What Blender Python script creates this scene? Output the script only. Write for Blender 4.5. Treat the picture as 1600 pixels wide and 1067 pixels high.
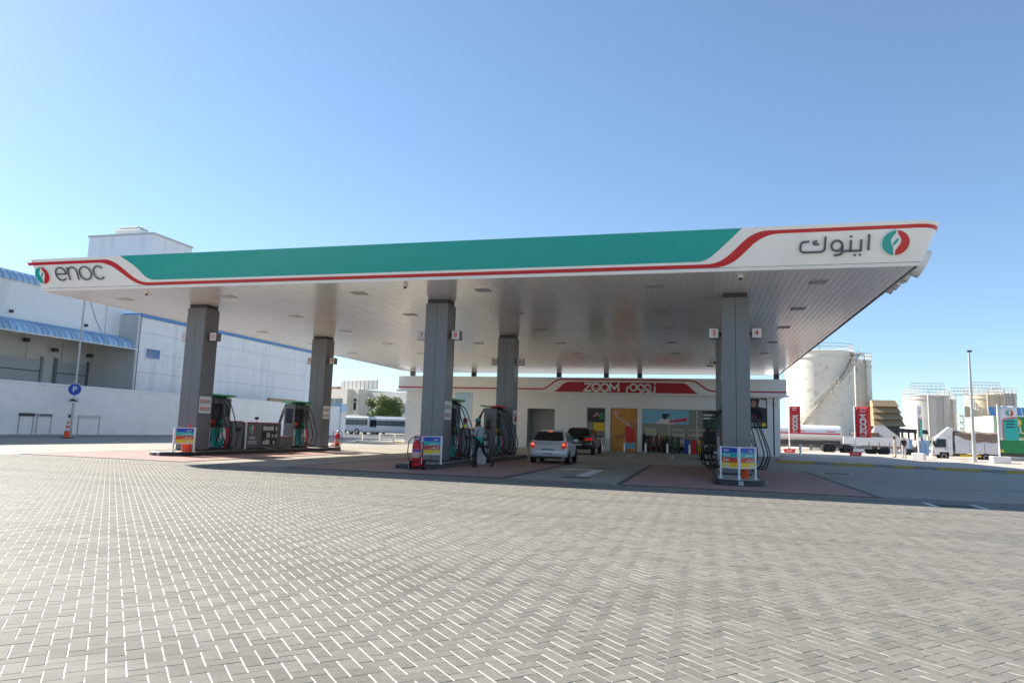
import bpy, bmesh, math, random
import numpy as np
from mathutils import Vector, Matrix
random.seed(7)
rng = np.random.default_rng(7)
for o in list(bpy.data.objects): bpy.data.objects.remove(o)
S = bpy.context.scene
COL = S.collection
rad = math.radians

# ------------------------------------------------------------------ camera
F, YAW, PITCH, ROLL, CH = 1084.7, -0.268, 0.1271, 0.0307, 1.4
_f = np.array([math.sin(YAW)*math.cos(PITCH), math.cos(YAW)*math.cos(PITCH), math.sin(PITCH)])
_r = np.array([math.cos(YAW), -math.sin(YAW), 0.0]); _u = np.cross(_r, _f)
_r2 = math.cos(ROLL)*_r + math.sin(ROLL)*_u; _u2 = -math.sin(ROLL)*_r + math.cos(ROLL)*_u
cd = bpy.data.cameras.new('camera'); cam = bpy.data.objects.new('camera', cd); COL.objects.link(cam)
cd.sensor_fit = 'HORIZONTAL'; cd.sensor_width = 36.0; cd.lens = 36.0*F/1600.0
cd.clip_start = 0.1; cd.clip_end = 6000
cam.matrix_world = Matrix(((_r2[0], _u2[0], -_f[0], 0), (_r2[1], _u2[1], -_f[1], 0), (_r2[2], _u2[2], -_f[2], CH), (0, 0, 0, 1)))
S.camera = cam
# ------------------------------------------------------------------ sky, sun, exposure
SUN = Vector((-1.5, 0.395, 1.0)).normalized()          # towards the sun
w = bpy.data.worlds.new('World'); S.world = w; w.use_nodes = True
nt = w.node_tree; nt.nodes.clear()
sky = nt.nodes.new('ShaderNodeTexSky'); sky.sky_type = 'NISHITA'; sky.sun_disc = False
sky.sun_elevation = math.asin(SUN.z); sky.sun_rotation = math.atan2(SUN.x, SUN.y) % (2*math.pi)
sky.altitude = 0; sky.air_density = 0.85; sky.dust_density = 0.2; sky.ozone_density = 5.5
bg = nt.nodes.new('ShaderNodeBackground'); bg.inputs['Strength'].default_value = 0.082
out = nt.nodes.new('ShaderNodeOutputWorld')
gm = nt.nodes.new('ShaderNodeGamma'); gm.inputs[1].default_value = 0.80
ti = nt.nodes.new('ShaderNodeVectorMath'); ti.operation = 'MULTIPLY'; ti.inputs[1].default_value = (1.27, 1.30, 1.27)   # dusty Gulf air: warmer, flatter than a clean sky
nt.links.new(sky.outputs[0], gm.inputs[0]); nt.links.new(gm.outputs[0], ti.inputs[0]); nt.links.new(ti.outputs[0], bg.inputs[0]); nt.links.new(bg.outputs[0], out.inputs[0])
sl = bpy.data.lights.new('sun', 'SUN'); sl.energy = 4.4; sl.angle = rad(0.5); sl.color = (1.0, 0.93, 0.82)
so = bpy.data.objects.new('sun', sl); COL.objects.link(so)
so.rotation_euler = (-SUN).to_track_quat('-Z', 'Y').to_euler(); so.location = (-60, 20, 60)
S.view_settings.view_transform = 'Standard'; S.view_settings.look = 'None'
S.view_settings.exposure = 1.42; S.view_settings.gamma = 1.0; S.view_settings.use_curve_mapping = False
S.render.engine = 'CYCLES'
S.render.resolution_x = 1024; S.render.resolution_y = 682
S.cycles.max_bounces = 10; S.cycles.diffuse_bounces = 7; S.cycles.glossy_bounces = 4; S.cycles.transmission_bounces = 4

# ------------------------------------------------------------------ a photo pixel is a direction; a plane gives its distance
def _ray(px, py):
    x, y = (px-800)/F, (py-533.5)/F
    return x*_r2 - y*_u2 + _f
def GP(px, py, z=0.0):
    d = _ray(px, py); t = (z-CH)/d[2]; return Vector((t*d[0], t*d[1], z))
def AY(px, py, Y):
    d = _ray(px, py); t = Y/d[1]; return Vector((t*d[0], Y, CH+t*d[2]))
def DEP(p): return float(np.dot(np.array([p.x, p.y, p.z-CH]), _f))
def AX(px, py, X):
    d = _ray(px, py); t = X/d[0]; return Vector((X, t*d[1], CH+t*d[2]))

# ------------------------------------------------------------------ materials
M = {}
def mat(name, rgb, rough=0.5, metal=0.0, var=0.06, scale=3.0, bump=0.0, bscale=60.0, spec=0.5, coat=0.0, emit=None, es=1.0,
        stain=None, sscale=1.0, samt=0.0, streak=False, alpha=None, objrand=0.0, attr=None, trans=0.0, croug=0.08, tracks=False):
    m = bpy.data.materials.new(name); m.use_nodes = True; n = m.node_tree; L = n.links
    b = n.nodes['Principled BSDF']
    b.inputs['Roughness'].default_value = rough; b.inputs['Metallic'].default_value = metal
    b.inputs['Specular IOR Level'].default_value = spec
    b.inputs['Coat Weight'].default_value = coat; b.inputs['Coat Roughness'].default_value = croug
    if trans: b.inputs['Transmission Weight'].default_value = trans
    geo = n.nodes.new('ShaderNodeNewGeometry')
    col = None
    if var > 0:
        no = n.nodes.new('ShaderNodeTexNoise'); no.inputs['Scale'].default_value = scale; no.inputs['Detail'].default_value = 6
        no.inputs['Roughness'].default_value = 0.65
        L.new(geo.outputs['Position'], no.inputs['Vector'])
        mr = n.nodes.new('ShaderNodeMapRange'); mr.inputs[1].default_value = 0.25; mr.inputs[2].default_value = 0.75
        mr.inputs[3].default_value = 1-var; mr.inputs[4].default_value = 1+var
        L.new(no.outputs['Fac'], mr.inputs[0])
        fac = mr.outputs[0]
        if objrand or attr:
            if attr:
                a = n.nodes.new('ShaderNodeAttribute'); a.attribute_name = attr; src = a.outputs['Fac']
            else:
                a = n.nodes.new('ShaderNodeObjectInfo'); src = a.outputs['Random']
            m2 = n.nodes.new('ShaderNodeMapRange'); m2.inputs[3].default_value = 1-objrand; m2.inputs[4].default_value = 1+objrand
            L.new(src, m2.inputs[0])
            mu = n.nodes.new('ShaderNodeMath'); mu.operation = 'MULTIPLY'; L.new(fac, mu.inputs[0]); L.new(m2.outputs[0], mu.inputs[1]); fac = mu.outputs[0]
        vm = n.nodes.new('ShaderNodeVectorMath'); vm.operation = 'SCALE'; vm.inputs[0].default_value = rgb
        L.new(fac, vm.inputs['Scale']); col = vm.outputs[0]
        rr = n.nodes.new('ShaderNodeMapRange'); rr.inputs[1].default_value = 0.3; rr.inputs[2].default_value = 0.7
        rr.inputs[3].default_value = max(0.02, rough*0.85); rr.inputs[4].default_value = min(1, rough*1.15)
        L.new(no.outputs['Fac'], rr.inputs[0]); L.new(rr.outputs[0], b.inputs['Roughness'])
    if stain is not None:
        ns = n.nodes.new('ShaderNodeTexNoise'); ns.inputs['Scale'].default_value = sscale; ns.inputs['Detail'].default_value = 8
        ns.inputs['Roughness'].default_value = 0.7
        if streak:
            mp = n.nodes.new('ShaderNodeMapping'); mp.inputs['Scale'].default_value = (1, 1, 0.12)
            L.new(geo.outputs['Position'], mp.inputs['Vector']); L.new(mp.outputs[0], ns.inputs['Vector'])
        else:
            L.new(geo.outputs['Position'], ns.inputs['Vector'])
        r = n.nodes.new('ShaderNodeValToRGB'); r.color_ramp.elements[0].position = 0.52; r.color_ramp.elements[1].position = 0.72
        L.new(ns.outputs['Fac'], r.inputs[0])
        mm = n.nodes.new('ShaderNodeMath'); mm.operation = 'MULTIPLY'; mm.inputs[1].default_value = samt; L.new(r.outputs[0], mm.inputs[0])
        mx = n.nodes.new('ShaderNodeMix'); mx.data_type = 'RGBA'; mx.inputs[7].default_value = (*stain, 1)
        L.new(mm.outputs[0], mx.inputs[0])
        if col is not None: L.new(col, mx.inputs[6])
        else: mx.inputs[6].default_value = (*rgb, 1)
        col = mx.outputs[2]
    if tracks and col is not None:                      # tyre-worn bands and oil spots
        mp = n.nodes.new('ShaderNodeMapping'); mp.inputs['Scale'].default_value = (0.10, 1.1, 1.0); mp.inputs['Rotation'].default_value = (0, 0, rad(18)); L.new(geo.outputs['Position'], mp.inputs['Vector'])
        for vec, sc, p0, p1, k in ((mp.outputs[0], 1.0, .50, .66, .80), (geo.outputs['Position'], 1.7, .69, .76, .62)):
            nn = n.nodes.new('ShaderNodeTexNoise'); nn.inputs['Scale'].default_value = sc; nn.inputs['Detail'].default_value = 5; L.new(vec, nn.inputs['Vector'])
            rr2 = n.nodes.new('ShaderNodeMapRange'); rr2.inputs[1].default_value = p0; rr2.inputs[2].default_value = p1; rr2.inputs[3].default_value = 1.0; rr2.inputs[4].default_value = k; L.new(nn.outputs['Fac'], rr2.inputs[0])
            v2 = n.nodes.new('ShaderNodeVectorMath'); v2.operation = 'SCALE'; L.new(col, v2.inputs[0]); L.new(rr2.outputs[0], v2.inputs['Scale']); col = v2.outputs[0]
    if col is not None: L.new(col, b.inputs['Base Color'])
    else: b.inputs['Base Color'].default_value = (*rgb, 1)
    if bump > 0:
        nb = n.nodes.new('ShaderNodeTexNoise'); nb.inputs['Scale'].default_value = bscale; nb.inputs['Detail'].default_value = 5
        L.new(geo.outputs['Position'], nb.inputs['Vector'])
        bp = n.nodes.new('ShaderNodeBump'); bp.inputs['Strength'].default_value = bump; bp.inputs['Distance'].default_value = 0.16/bscale
        L.new(nb.outputs['Fac'], bp.inputs['Height']); L.new(bp.outputs[0], b.inputs['Normal'])
    if emit:
        b.inputs['Emission Color'].default_value = (*emit, 1); b.inputs['Emission Strength'].default_value = es
    M[name] = m; return m

mat('ground', (0.36, 0.31, 0.25), 0.95, var=0.15, scale=0.25, bump=0.5, bscale=3, stain=(0.2, 0.18, 0.15), sscale=0.06, samt=0.5)
mat('sand_bed', (0.72, 0.69, 0.60), 0.95, var=0.08, scale=4, bump=0.4, bscale=300)
_pv = dict(rough=0.72, var=0.22, scale=28.0, bump=0.7, bscale=320, stain=(0.13, 0.12, 0.10), sscale=0.55, samt=0.42, objrand=0.15, tracks=True)
mat('paver_piece', (0.186, 0.174, 0.148), **_pv)
mat('paver_field', (0.186, 0.174, 0.148), attr='tone', **_pv)
mat('paving_far', (0.33, 0.302, 0.25), 0.75, var=0.14, scale=2.2, bump=0.4, bscale=40, stain=(0.22, 0.2, 0.18), sscale=0.5, samt=0.4, tracks=True)
mat('red_slab', (0.35, 0.20, 0.175), 0.7, var=0.14, scale=2.5, bump=0.2, bscale=120, stain=(0.40, 0.31, 0.24), sscale=0.35, samt=0.75)
mat('slab_border', (0.07, 0.07, 0.075), 0.7, var=0.15)
mat('line_white', (0.72, 0.72, 0.70), 0.6, var=0.1, scale=6, stain=(0.35, 0.35, 0.34), sscale=5, samt=0.5)
mat('grate', (0.05, 0.05, 0.055), 0.5, metal=0.6)
mat('kerb_yellow', (0.56, 0.40, 0.10), 0.65, var=0.12, stain=(0.2, 0.16, 0.08), sscale=3, samt=0.4)
mat('kerb_grey', (0.30, 0.30, 0.29), 0.8, var=0.12)
mat('kerb_pale', (0.6, 0.58, 0.54), 0.8, var=0.1)
mat('sidewalk', (0.50, 0.42, 0.36), 0.85, var=0.12, scale=1.5, bump=0.3, bscale=40)
mat('asphalt', (0.065, 0.066, 0.07), 0.85, var=0.2, scale=2, bump=0.4, bscale=150)
mat('white_metal', (0.83, 0.82, 0.80), 0.35, var=0.03, scale=0.7, coat=0.15, stain=(0.62, 0.60, 0.55), sscale=1.6, samt=0.22, streak=True)
mat('soffit', (0.86, 0.85, 0.83), 0.22, var=0.02, scale=0.5, spec=0.8, coat=0.6, croug=0.14, objrand=0.02)
mat('white_paint', (0.78, 0.775, 0.76), 0.55, var=0.04, scale=1.2)
mat('wall_white', (0.84, 0.835, 0.82), 0.75, var=0.05, scale=0.8, bump=0.12, bscale=60, stain=(0.55, 0.54, 0.52), sscale=0.7, samt=0.3)
mat('store_wall', (0.83, 0.82, 0.80), 0.6, var=0.03, scale=1.0)
mat('green', (0.0, 0.345, 0.32), 0.38, var=0.05, scale=0.5, coat=0.1)
mat('green_lid', (0.02, 0.34, 0.13), 0.35, var=0.05)
mat('red', (0.53, 0.012, 0.022), 0.38, var=0.03, coat=0.1)
mat('store_red', (0.42, 0.008, 0.02), 0.4, var=0.04)
mat('letter_grey', (0.075, 0.085, 0.10), 0.4, var=0.03)
mat('clad', (0.165, 0.169, 0.178), 0.34, metal=0.2, var=0.03, scale=0.8, coat=0.1)
mat('clad_dark', (0.05, 0.05, 0.055), 0.5, var=0.05)
mat('island_black', (0.022, 0.022, 0.024), 0.45, var=0.2, scale=8)
mat('island_top', (0.33, 0.31, 0.28), 0.8, var=0.12)
mat('pump_grey', (0.15, 0.155, 0.165), 0.4, metal=0.2, var=0.05)
mat('black', (0.012, 0.012, 0.013), 0.45, var=0.1)
mat('rubber', (0.012, 0.012, 0.012), 0.5, var=0.1)
mat('screen', (0.02, 0.025, 0.03), 0.12, var=0)
mat('yellow', (0.80, 0.52, 0.02), 0.45, var=0.05)
mat('bright_red', (0.62, 0.02, 0.02), 0.4, var=0.06)
mat('orange', (0.78, 0.09, 0.015), 0.5, var=0.05)
mat('steel', (0.55, 0.55, 0.54), 0.32, metal=0.8, var=0.06)
mat('galv', (0.42, 0.43, 0.43), 0.45, metal=0.5, var=0.08)
mat('band_blue', (0.015, 0.06, 0.42), 0.4, var=0.04)
mat('band_teal', (0.02, 0.42, 0.38), 0.4, var=0.04)
mat('band_red', (0.62, 0.06, 0.025), 0.4, var=0.04)
mat('band_yellow', (0.85, 0.55, 0.02), 0.4, var=0.04)
mat('sign_face', (0.68, 0.66, 0.65), 0.5, var=0.03)
mat('paper', (0.72, 0.70, 0.67), 0.6, var=0.03)
mat('awning_blue', (0.38, 0.53, 0.68), 0.5, objrand=0.18, var=0.1, scale=2, stain=(0.4, 0.45, 0.5), sscale=2, samt=0.3)
mat('blue_trim', (0.10, 0.25, 0.50), 0.5, var=0.08)
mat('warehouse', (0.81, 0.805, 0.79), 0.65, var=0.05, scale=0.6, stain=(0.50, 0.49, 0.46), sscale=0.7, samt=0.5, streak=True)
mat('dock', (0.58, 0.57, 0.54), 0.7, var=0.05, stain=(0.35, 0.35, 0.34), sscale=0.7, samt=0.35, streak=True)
mat('shutter', (0.42, 0.43, 0.44), 0.5, var=0.06)
mat('joint', (0.16, 0.17, 0.18), 0.7, var=0)
mat('glass_blue', (0.05, 0.16, 0.34), 0.08, var=0.03)
mat('glass_dark', (0.012, 0.014, 0.017), 0.06, var=0)
mat('glass_green', (0.10, 0.14, 0.14), 0.08, var=0.05)
mat('silver', (0.66, 0.67, 0.68), 0.3, metal=0.15, var=0.02, coat=0.6)
mat('car_black', (0.010, 0.010, 0.012), 0.2, var=0.03, coat=0.8)
mat('car_blue', (0.02, 0.028, 0.05), 0.25, var=0.03, coat=0.8)
mat('tail', (0.45, 0.01, 0.012), 0.15, var=0, emit=(1.0, 0.08, 0.04), es=0.06)
mat('tail_lit', (0.8, 0.15, 0.05), 0.15, var=0, emit=(1.0, 0.16, 0.06), es=0.5)
mat('lamp_clear', (0.7, 0.7, 0.7), 0.12, var=0)
mat('alloy', (0.45, 0.46, 0.47), 0.3, metal=0.7, var=0.04)
mat('tyre', (0.015, 0.015, 0.015), 0.75, var=0.1)
mat('plate', (0.7, 0.7, 0.68), 0.5, var=0.02)
mat('tank_white', (0.74, 0.70, 0.60), 0.6, var=0.05, scale=0.4, bump=0.1, bscale=0.6, stain=(0.22, 0.15, 0.09), sscale=0.8, samt=0.55)
mat('tank_grey', (0.60, 0.57, 0.52), 0.65, var=0.07, scale=0.4, stain=(0.26, 0.22, 0.19), sscale=0.55, samt=0.7, streak=True)
mat('tank_rust', (0.66, 0.57, 0.42), 0.7, var=0.1, scale=0.4, stain=(0.34, 0.16, 0.06), sscale=0.45, samt=0.75, streak=True)
mat('rail', (0.50, 0.47, 0.42), 0.6, metal=0.2, var=0.15, stain=(0.25, 0.15, 0.08), sscale=3, samt=0.6)
mat('rusty', (0.26, 0.17, 0.10), 0.8, var=0.2, scale=2)
mat('cream', (0.72, 0.67, 0.56), 0.75, var=0.05, scale=0.5, stain=(0.5, 0.46, 0.38), sscale=0.4, samt=0.35, streak=True)
mat('beige', (0.36, 0.26, 0.16), 0.8, var=0.1, scale=0.6, stain=(0.3, 0.22, 0.14), sscale=0.8, samt=0.5)
mat('brown', (0.22, 0.12, 0.085), 0.8, var=0.12)
mat('tarp', (0.22, 0.165, 0.13), 0.85, var=0.12, scale=2, bump=0.3, bscale=4)
mat('truck_white', (0.74, 0.74, 0.73), 0.35, var=0.04, coat=0.3)
mat('truck_grey', (0.62, 0.63, 0.65), 0.5, var=0.06, stain=(0.4, 0.4, 0.4), sscale=1.5, samt=0.35)
mat('chassis', (0.09, 0.085, 0.08), 0.7, var=0.2)
mat('dusty', (0.34, 0.31, 0.27), 0.85, var=0.2, scale=3)
mat('roof_grey', (0.25, 0.25, 0.26), 0.7, var=0.1)
mat('fence_blue', (0.16, 0.30, 0.50), 0.6, var=0.15, scale=1)
mat('tree_bark', (0.10, 0.075, 0.05), 0.9, var=0.2)
mat('leaf', (0.15, 0.20, 0.05), 0.6, var=0.45, scale=1.4)
mat('poster_orange', (0.58, 0.25, 0.04), 0.35, var=0.35, scale=7, stain=(0.35, 0.13, 0.02), sscale=2.5, samt=0.6)
mat('poster_blue', (0.18, 0.44, 0.60), 0.3, var=0.2, scale=2.5, stain=(0.45, 0.62, 0.72), sscale=1.2, samt=0.5)
mat('poster_sky', (0.45, 0.62, 0.78), 0.35, var=0.08, scale=1.2)
mat('poster_dark', (0.02, 0.022, 0.03), 0.4, var=0.1)
mat('poster_skin', (0.42, 0.20, 0.13), 0.6, var=0.1)
mat('poster_pink', (0.62, 0.36, 0.30), 0.6, var=0.1)
mat('interior', (0.32, 0.31, 0.30), 0.8, var=0.1)
mat('interior_dark', (0.05, 0.05, 0.05), 0.8, var=0.1)
mat('goods_red', (0.16, 0.045, 0.035), 0.5, var=0.3, scale=8)
mat('goods_green', (0.03, 0.10, 0.05), 0.5, var=0.3, scale=8)
mat('goods_dark', (0.06, 0.04, 0.035), 0.5, var=0.3, scale=8)
mat('skin_dark', (0.075, 0.038, 0.024), 0.55, var=0.05)
mat('skin_mid', (0.28, 0.14, 0.09), 0.55, var=0.05)
mat('shirt_grey', (0.32, 0.36, 0.37), 0.8, var=0.1, scale=12)
mat('shirt_teal', (0.02, 0.27, 0.22), 0.8, var=0.1, scale=12)
mat('trousers', (0.012, 0.013, 0.016), 0.85, var=0.1, scale=12)
mat('shoe', (0.01, 0.01, 0.01), 0.5, var=0.1)
mat('hivis', (0.62, 0.66, 0.03), 0.7, var=0.1, emit=None)
mat('cap_red', (0.25, 0.03, 0.03), 0.7, var=0.1)
mat('cloth_beige', (0.55, 0.48, 0.36), 0.85, var=0.1, scale=12)
mat('cloth_black', (0.02, 0.02, 0.024), 0.85, var=0.1, scale=12)
mat('cloth_grey', (0.42, 0.43, 0.44), 0.85, var=0.1, scale=12)
mat('shop_green', (0.02, 0.26, 0.08), 0.5, var=0.1)
mat('concrete_pale', (0.55, 0.53, 0.49), 0.85, var=0.1)

# ------------------------------------------------------------------ mesh helpers
class MB:
    def __init__(s): s.v = []; s.f = []
    def add(s, vs, fs):
        b = len(s.v); s.v += [tuple(p) for p in vs]; s.f += [tuple(i+b for i in q) for q in fs]; return s
    def box(s, x0, x1, y0, y1, z0, z1, c=0.0):
        c = min(c, (x1-x0)*.45, (y1-y0)*.45, (z1-z0)*.45)
        if c <= 0:
            v = [(x, y, z) for z in (z0, z1) for y in (y0, y1) for x in (x0, x1)]
            return s.add(v, [(0, 2, 3, 1), (4, 5, 7, 6), (0, 1, 5, 4), (2, 6, 7, 3), (0, 4, 6, 2), (1, 3, 7, 5)])
        v = []; idx = {}
        for i, sx in enumerate((0, 1)):
            for j, sy in enumerate((0, 1)):
                for k, sz in enumerate((0, 1)):
                    X, Y, Z = (x0, x1)[i], (y0, y1)[j], (z0, z1)[k]
                    dx, dy, dz = c*(1-2*i), c*(1-2*j), c*(1-2*k)
                    for a, p in enumerate(((X, Y+dy, Z+dz), (X+dx, Y, Z+dz), (X+dx, Y+dy, Z))):
                        idx[i, j, k, a] = len(v); v.append(p)
        I = lambda i, j, k, a: idx[i, j, k, a]
        f = [(I(0,0,0,0),I(0,0,1,0),I(0,1,1,0),I(0,1,0,0)), (I(1,0,0,0),I(1,1,0,0),I(1,1,1,0),I(1,0,1,0)),
             (I(0,0,0,1),I(1,0,0,1),I(1,0,1,1),I(0,0,1,1)), (I(0,1,0,1),I(0,1,1,1),I(1,1,1,1),I(1,1,0,1)),
             (I(0,0,0,2),I(0,1,0,2),I(1,1,0,2),I(1,0,0,2)), (I(0,0,1,2),I(1,0,1,2),I(1,1,1,2),I(0,1,1,2))]
        for k in (0, 1):
            for i in (0, 1): f.append((I(i,0,k,0),I(i,1,k,0),I(i,1,k,2),I(i,0,k,2)))
            for j in (0, 1): f.append((I(0,j,k,1),I(1,j,k,1),I(1,j,k,2),I(0,j,k,2)))
        for i in (0, 1):
            for j in (0, 1): f.append((I(i,j,0,0),I(i,j,1,0),I(i,j,1,1),I(i,j,0,1)))
        for i in (0, 1):
            for j in (0, 1):
                for k in (0, 1): f.append((I(i,j,k,0),I(i,j,k,1),I(i,j,k,2)))
        return s.add(v, f)
    def cyl(s, p0, p1, r0, r1=None, n=16, caps=True):
        r1 = r0 if r1 is None else r1
        p0, p1 = Vector(p0), Vector(p1); d = (p1-p0).normalized()
        a = d.orthogonal().normalized(); b = d.cross(a)
        v = []
        for p, r in ((p0, r0), (p1, r1)):
            for i in range(n):
                t = 2*math.pi*i/n; v.append(p + a*math.cos(t)*r + b*math.sin(t)*r)
        f = [(i, (i+1) % n, n+(i+1) % n, n+i) for i in range(n)]
        if caps: f += [tuple(range(n-1, -1, -1)), tuple(range(n, 2*n))]
        return s.add(v, f)
    def tube(s, pts, r, n=8, closed=False):
        pts = [Vector(p) for p in pts]; m = len(pts); v = []
        rr = r if isinstance(r, (list, tuple)) else [r]*m
        up = None
        for i, p in enumerate(pts):
            t = (pts[(i+1) % m]-pts[i-1]) if closed else (pts[min(i+1, m-1)]-pts[max(i-1, 0)])
            t.normalize()
            if up is None: up = t.orthogonal().normalized()
            up = (up - t*up.dot(t)); up = up.normalized() if up.length > 1e-6 else t.orthogonal().normalized()
            b = t.cross(up)
            for k in range(n):
                a = 2*math.pi*k/n; v.append(p + (up*math.cos(a)+b*math.sin(a))*rr[i])
        f = []
        for i in range(m if closed else m-1):
            j = (i+1) % m
            for k in range(n): f.append((i*n+k, i*n+(k+1) % n, j*n+(k+1) % n, j*n+k))
        if not closed: f += [tuple(range(n-1, -1, -1)), tuple((m-1)*n+k for k in range(n))]
        return s.add(v, f)
    def lathe(s, prof, n=24, c=(0, 0, 0), axis='z', ysq=1.0):
        v = []
        for r, h in prof:
            for k in range(n):
                a = 2*math.pi*k/n; x, y = r*math.cos(a), r*math.sin(a)*ysq
                p = {'z': (x, y, h), 'y': (x, h, y), 'x': (h, x, y)}[axis]
                v.append((p[0]+c[0], p[1]+c[1], p[2]+c[2]))
        f = []
        for i in range(len(prof)-1):
            for k in range(n): f.append((i*n+k, i*n+(k+1) % n, (i+1)*n+(k+1) % n, (i+1)*n+k))
        if prof[0][0] > 1e-4: f.append(tuple(range(n-1, -1, -1)))
        if prof[-1][0] > 1e-4: f.append(tuple((len(prof)-1)*n+k for k in range(n)))
        return s.add(v, f)
    def prism(s, poly, fn, d0, d1, back=True):
        """poly: 2-D outline; fn(u, v, d) -> point"""
        n = len(poly)
        v = [fn(u, q, d1) for u, q in poly] + [fn(u, q, d0) for u, q in poly]
        f = [tuple(range(n))] + ([tuple(range(2*n-1, n-1, -1))] if back else [])
        f += [(i, n+i, n+(i+1) % n, (i+1) % n) for i in range(n)]
        return s.add(v, f)
    def ribbon(s, pts, wd, fn, d0, d1, closed=False):
        """flat stroke of width wd along a 2-D polyline, with thickness"""
        P = [np.array(p, float) for p in pts]; m = len(P); L = []; Rr = []
        for i in range(m):
            if closed: a, c = P[i-1], P[(i+1) % m]; t1 = P[i]-a; t2 = c-P[i]
            else:
                t1 = P[i]-P[i-1] if i > 0 else P[1]-P[0]; t2 = P[i+1]-P[i] if i < m-1 else P[i]-P[i-1]
            t1 = t1/np.linalg.norm(t1); t2 = t2/np.linalg.norm(t2)
            n1 = np.array([-t1[1], t1[0]]); n2 = np.array([-t2[1], t2[0]]); nn = n1+n2
            l = np.linalg.norm(nn); nn = nn/l if l > 1e-6 else n1
            k = min(2.0, 1/max(0.3, nn@n1)); L.append(P[i]+nn*wd/2*k); Rr.append(P[i]-nn*wd/2*k)
        v = []
        for i in range(m):
            v += [fn(*L[i], d1), fn(*Rr[i], d1), fn(*L[i], d0), fn(*Rr[i], d0)]
        f = []
        for i in range(m if closed else m-1):
            a, b = 4*i, 4*((i+1) % m)
            f += [(a, a+1, b+1, b), (a+2, b+2, b+3, a+3), (a, b, b+2, a+2), (a+1, a+3, b+3, b+1)]
        if not closed: f += [(0, 2, 3, 1), (4*(m-1), 4*(m-1)+1, 4*(m-1)+3, 4*(m-1)+2)]
        return s.add(v, f)
    def mesh(s, name, smooth=35):
        me = bpy.data.meshes.new(name); me.from_pydata([tuple(map(float, p)) for p in s.v], [], s.f)
        bm = bmesh.new(); bm.from_mesh(me); bmesh.ops.recalc_face_normals(bm, faces=bm.faces); bm.to_mesh(me); bm.free()
        if smooth:
            me.polygons.foreach_set('use_smooth', [True]*len(me.polygons)); me.set_sharp_from_angle(angle=rad(smooth))
        me.update(); return me
    def build(s, name, m, parent=None, smooth=35, **kw):
        return link(name, s.mesh(name, smooth), m, parent, **kw)
def link(name, me, m, parent=None, loc=None, rot=None, kind=None, label=None):
    o = bpy.data.objects.new(name, me); COL.objects.link(o)
    if m is not None and not me.materials: me.materials.append(M[m] if isinstance(m, str) else m)
    if parent is not None: o.parent = parent
    if loc is not None: o.location = loc
    if rot is not None: o.rotation_euler = rot
    if kind: o['kind'] = kind
    if label: o['label'] = label
    return o
def thing(name, label, cat, loc=(0, 0, 0), rz=0.0, group=None):
    o = bpy.data.objects.new(name, None); COL.objects.link(o); o.empty_display_size = 0.2
    o.location = loc; o.rotation_euler = (0, 0, rz); o['label'] = label; o['category'] = cat
    if group: o['group'] = group
    return o
def tag(o, label, cat, group=None):
    o['label'] = label; o['category'] = cat
    if group: o['group'] = group
    return o
def dup(root, loc, rz, label=None, group=None):
    def cp(o, par):
        kids = list(o.children)
        c = o.copy(); COL.objects.link(c)
        if par is not None: c.parent = par
        for ch in kids: cp(ch, c)
        return c
    r = cp(root, None); r.location = loc; r.rotation_euler = (0, 0, rz)
    if label: r['label'] = label
    if group: r['group'] = group
    return r
def BX(x0, x1, y0, y1, z0, z1, c=0.0): return MB().box(x0, x1, y0, y1, z0, z1, c)
_tc = {}
def text_mesh(body, size, ext=0.003, align='CENTER', bold=0.0, sx=1.0):
    key = (body, size, ext, align, bold, sx)
    if key in _tc: return _tc[key]
    cu = bpy.data.curves.new('t', 'FONT'); cu.body = body; cu.size = size; cu.extrude = ext; cu.align_x = align; cu.align_y = 'CENTER'
    cu.offset = bold; cu.resolution_u = 3
    o = bpy.data.objects.new('t', cu); COL.objects.link(o)
    dg = bpy.context.evaluated_depsgraph_get(); me = bpy.data.meshes.new_from_object(o.evaluated_get(dg))
    bpy.data.objects.remove(o); me.name = 'text'; me.materials.clear()
    if sx != 1.0: me.transform(Matrix.Scale(sx, 4, (1, 0, 0)))
    _tc[key] = me; return me
def text(name, body, size, m, parent, loc, rot=(math.pi/2, 0, 0), **kw):
    return link(name, text_mesh(body, size, **kw).copy(), m, parent, loc, rot)
def arc(cx, cy, r, a0, a1, n=14, ry=None):
    ry = r if ry is None else ry
    return [(cx+r*math.cos(rad(a0+(a1-a0)*i/n)), cy+ry*math.sin(rad(a0+(a1-a0)*i/n))) for i in range(n+1)]
def roundpoly(pts, r, n=6):
    """round the inner corners of an open polyline"""
    P = [np.array(p, float) for p in pts]; out = [tuple(P[0])]
    for i in range(1, len(P)-1):
        a = P[i-1]-P[i]; b = P[i+1]-P[i]; la, lb = np.linalg.norm(a), np.linalg.norm(b); k = min(r, la*.48, lb*.48)
        p0 = P[i]+a/la*k; p2 = P[i]+b/lb*k
        for j in range(n+1):
            t = j/n; out.append(tuple((1-t)**2*p0+2*t*(1-t)*P[i]+t*t*p2))
    return out+[tuple(P[-1])]
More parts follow.
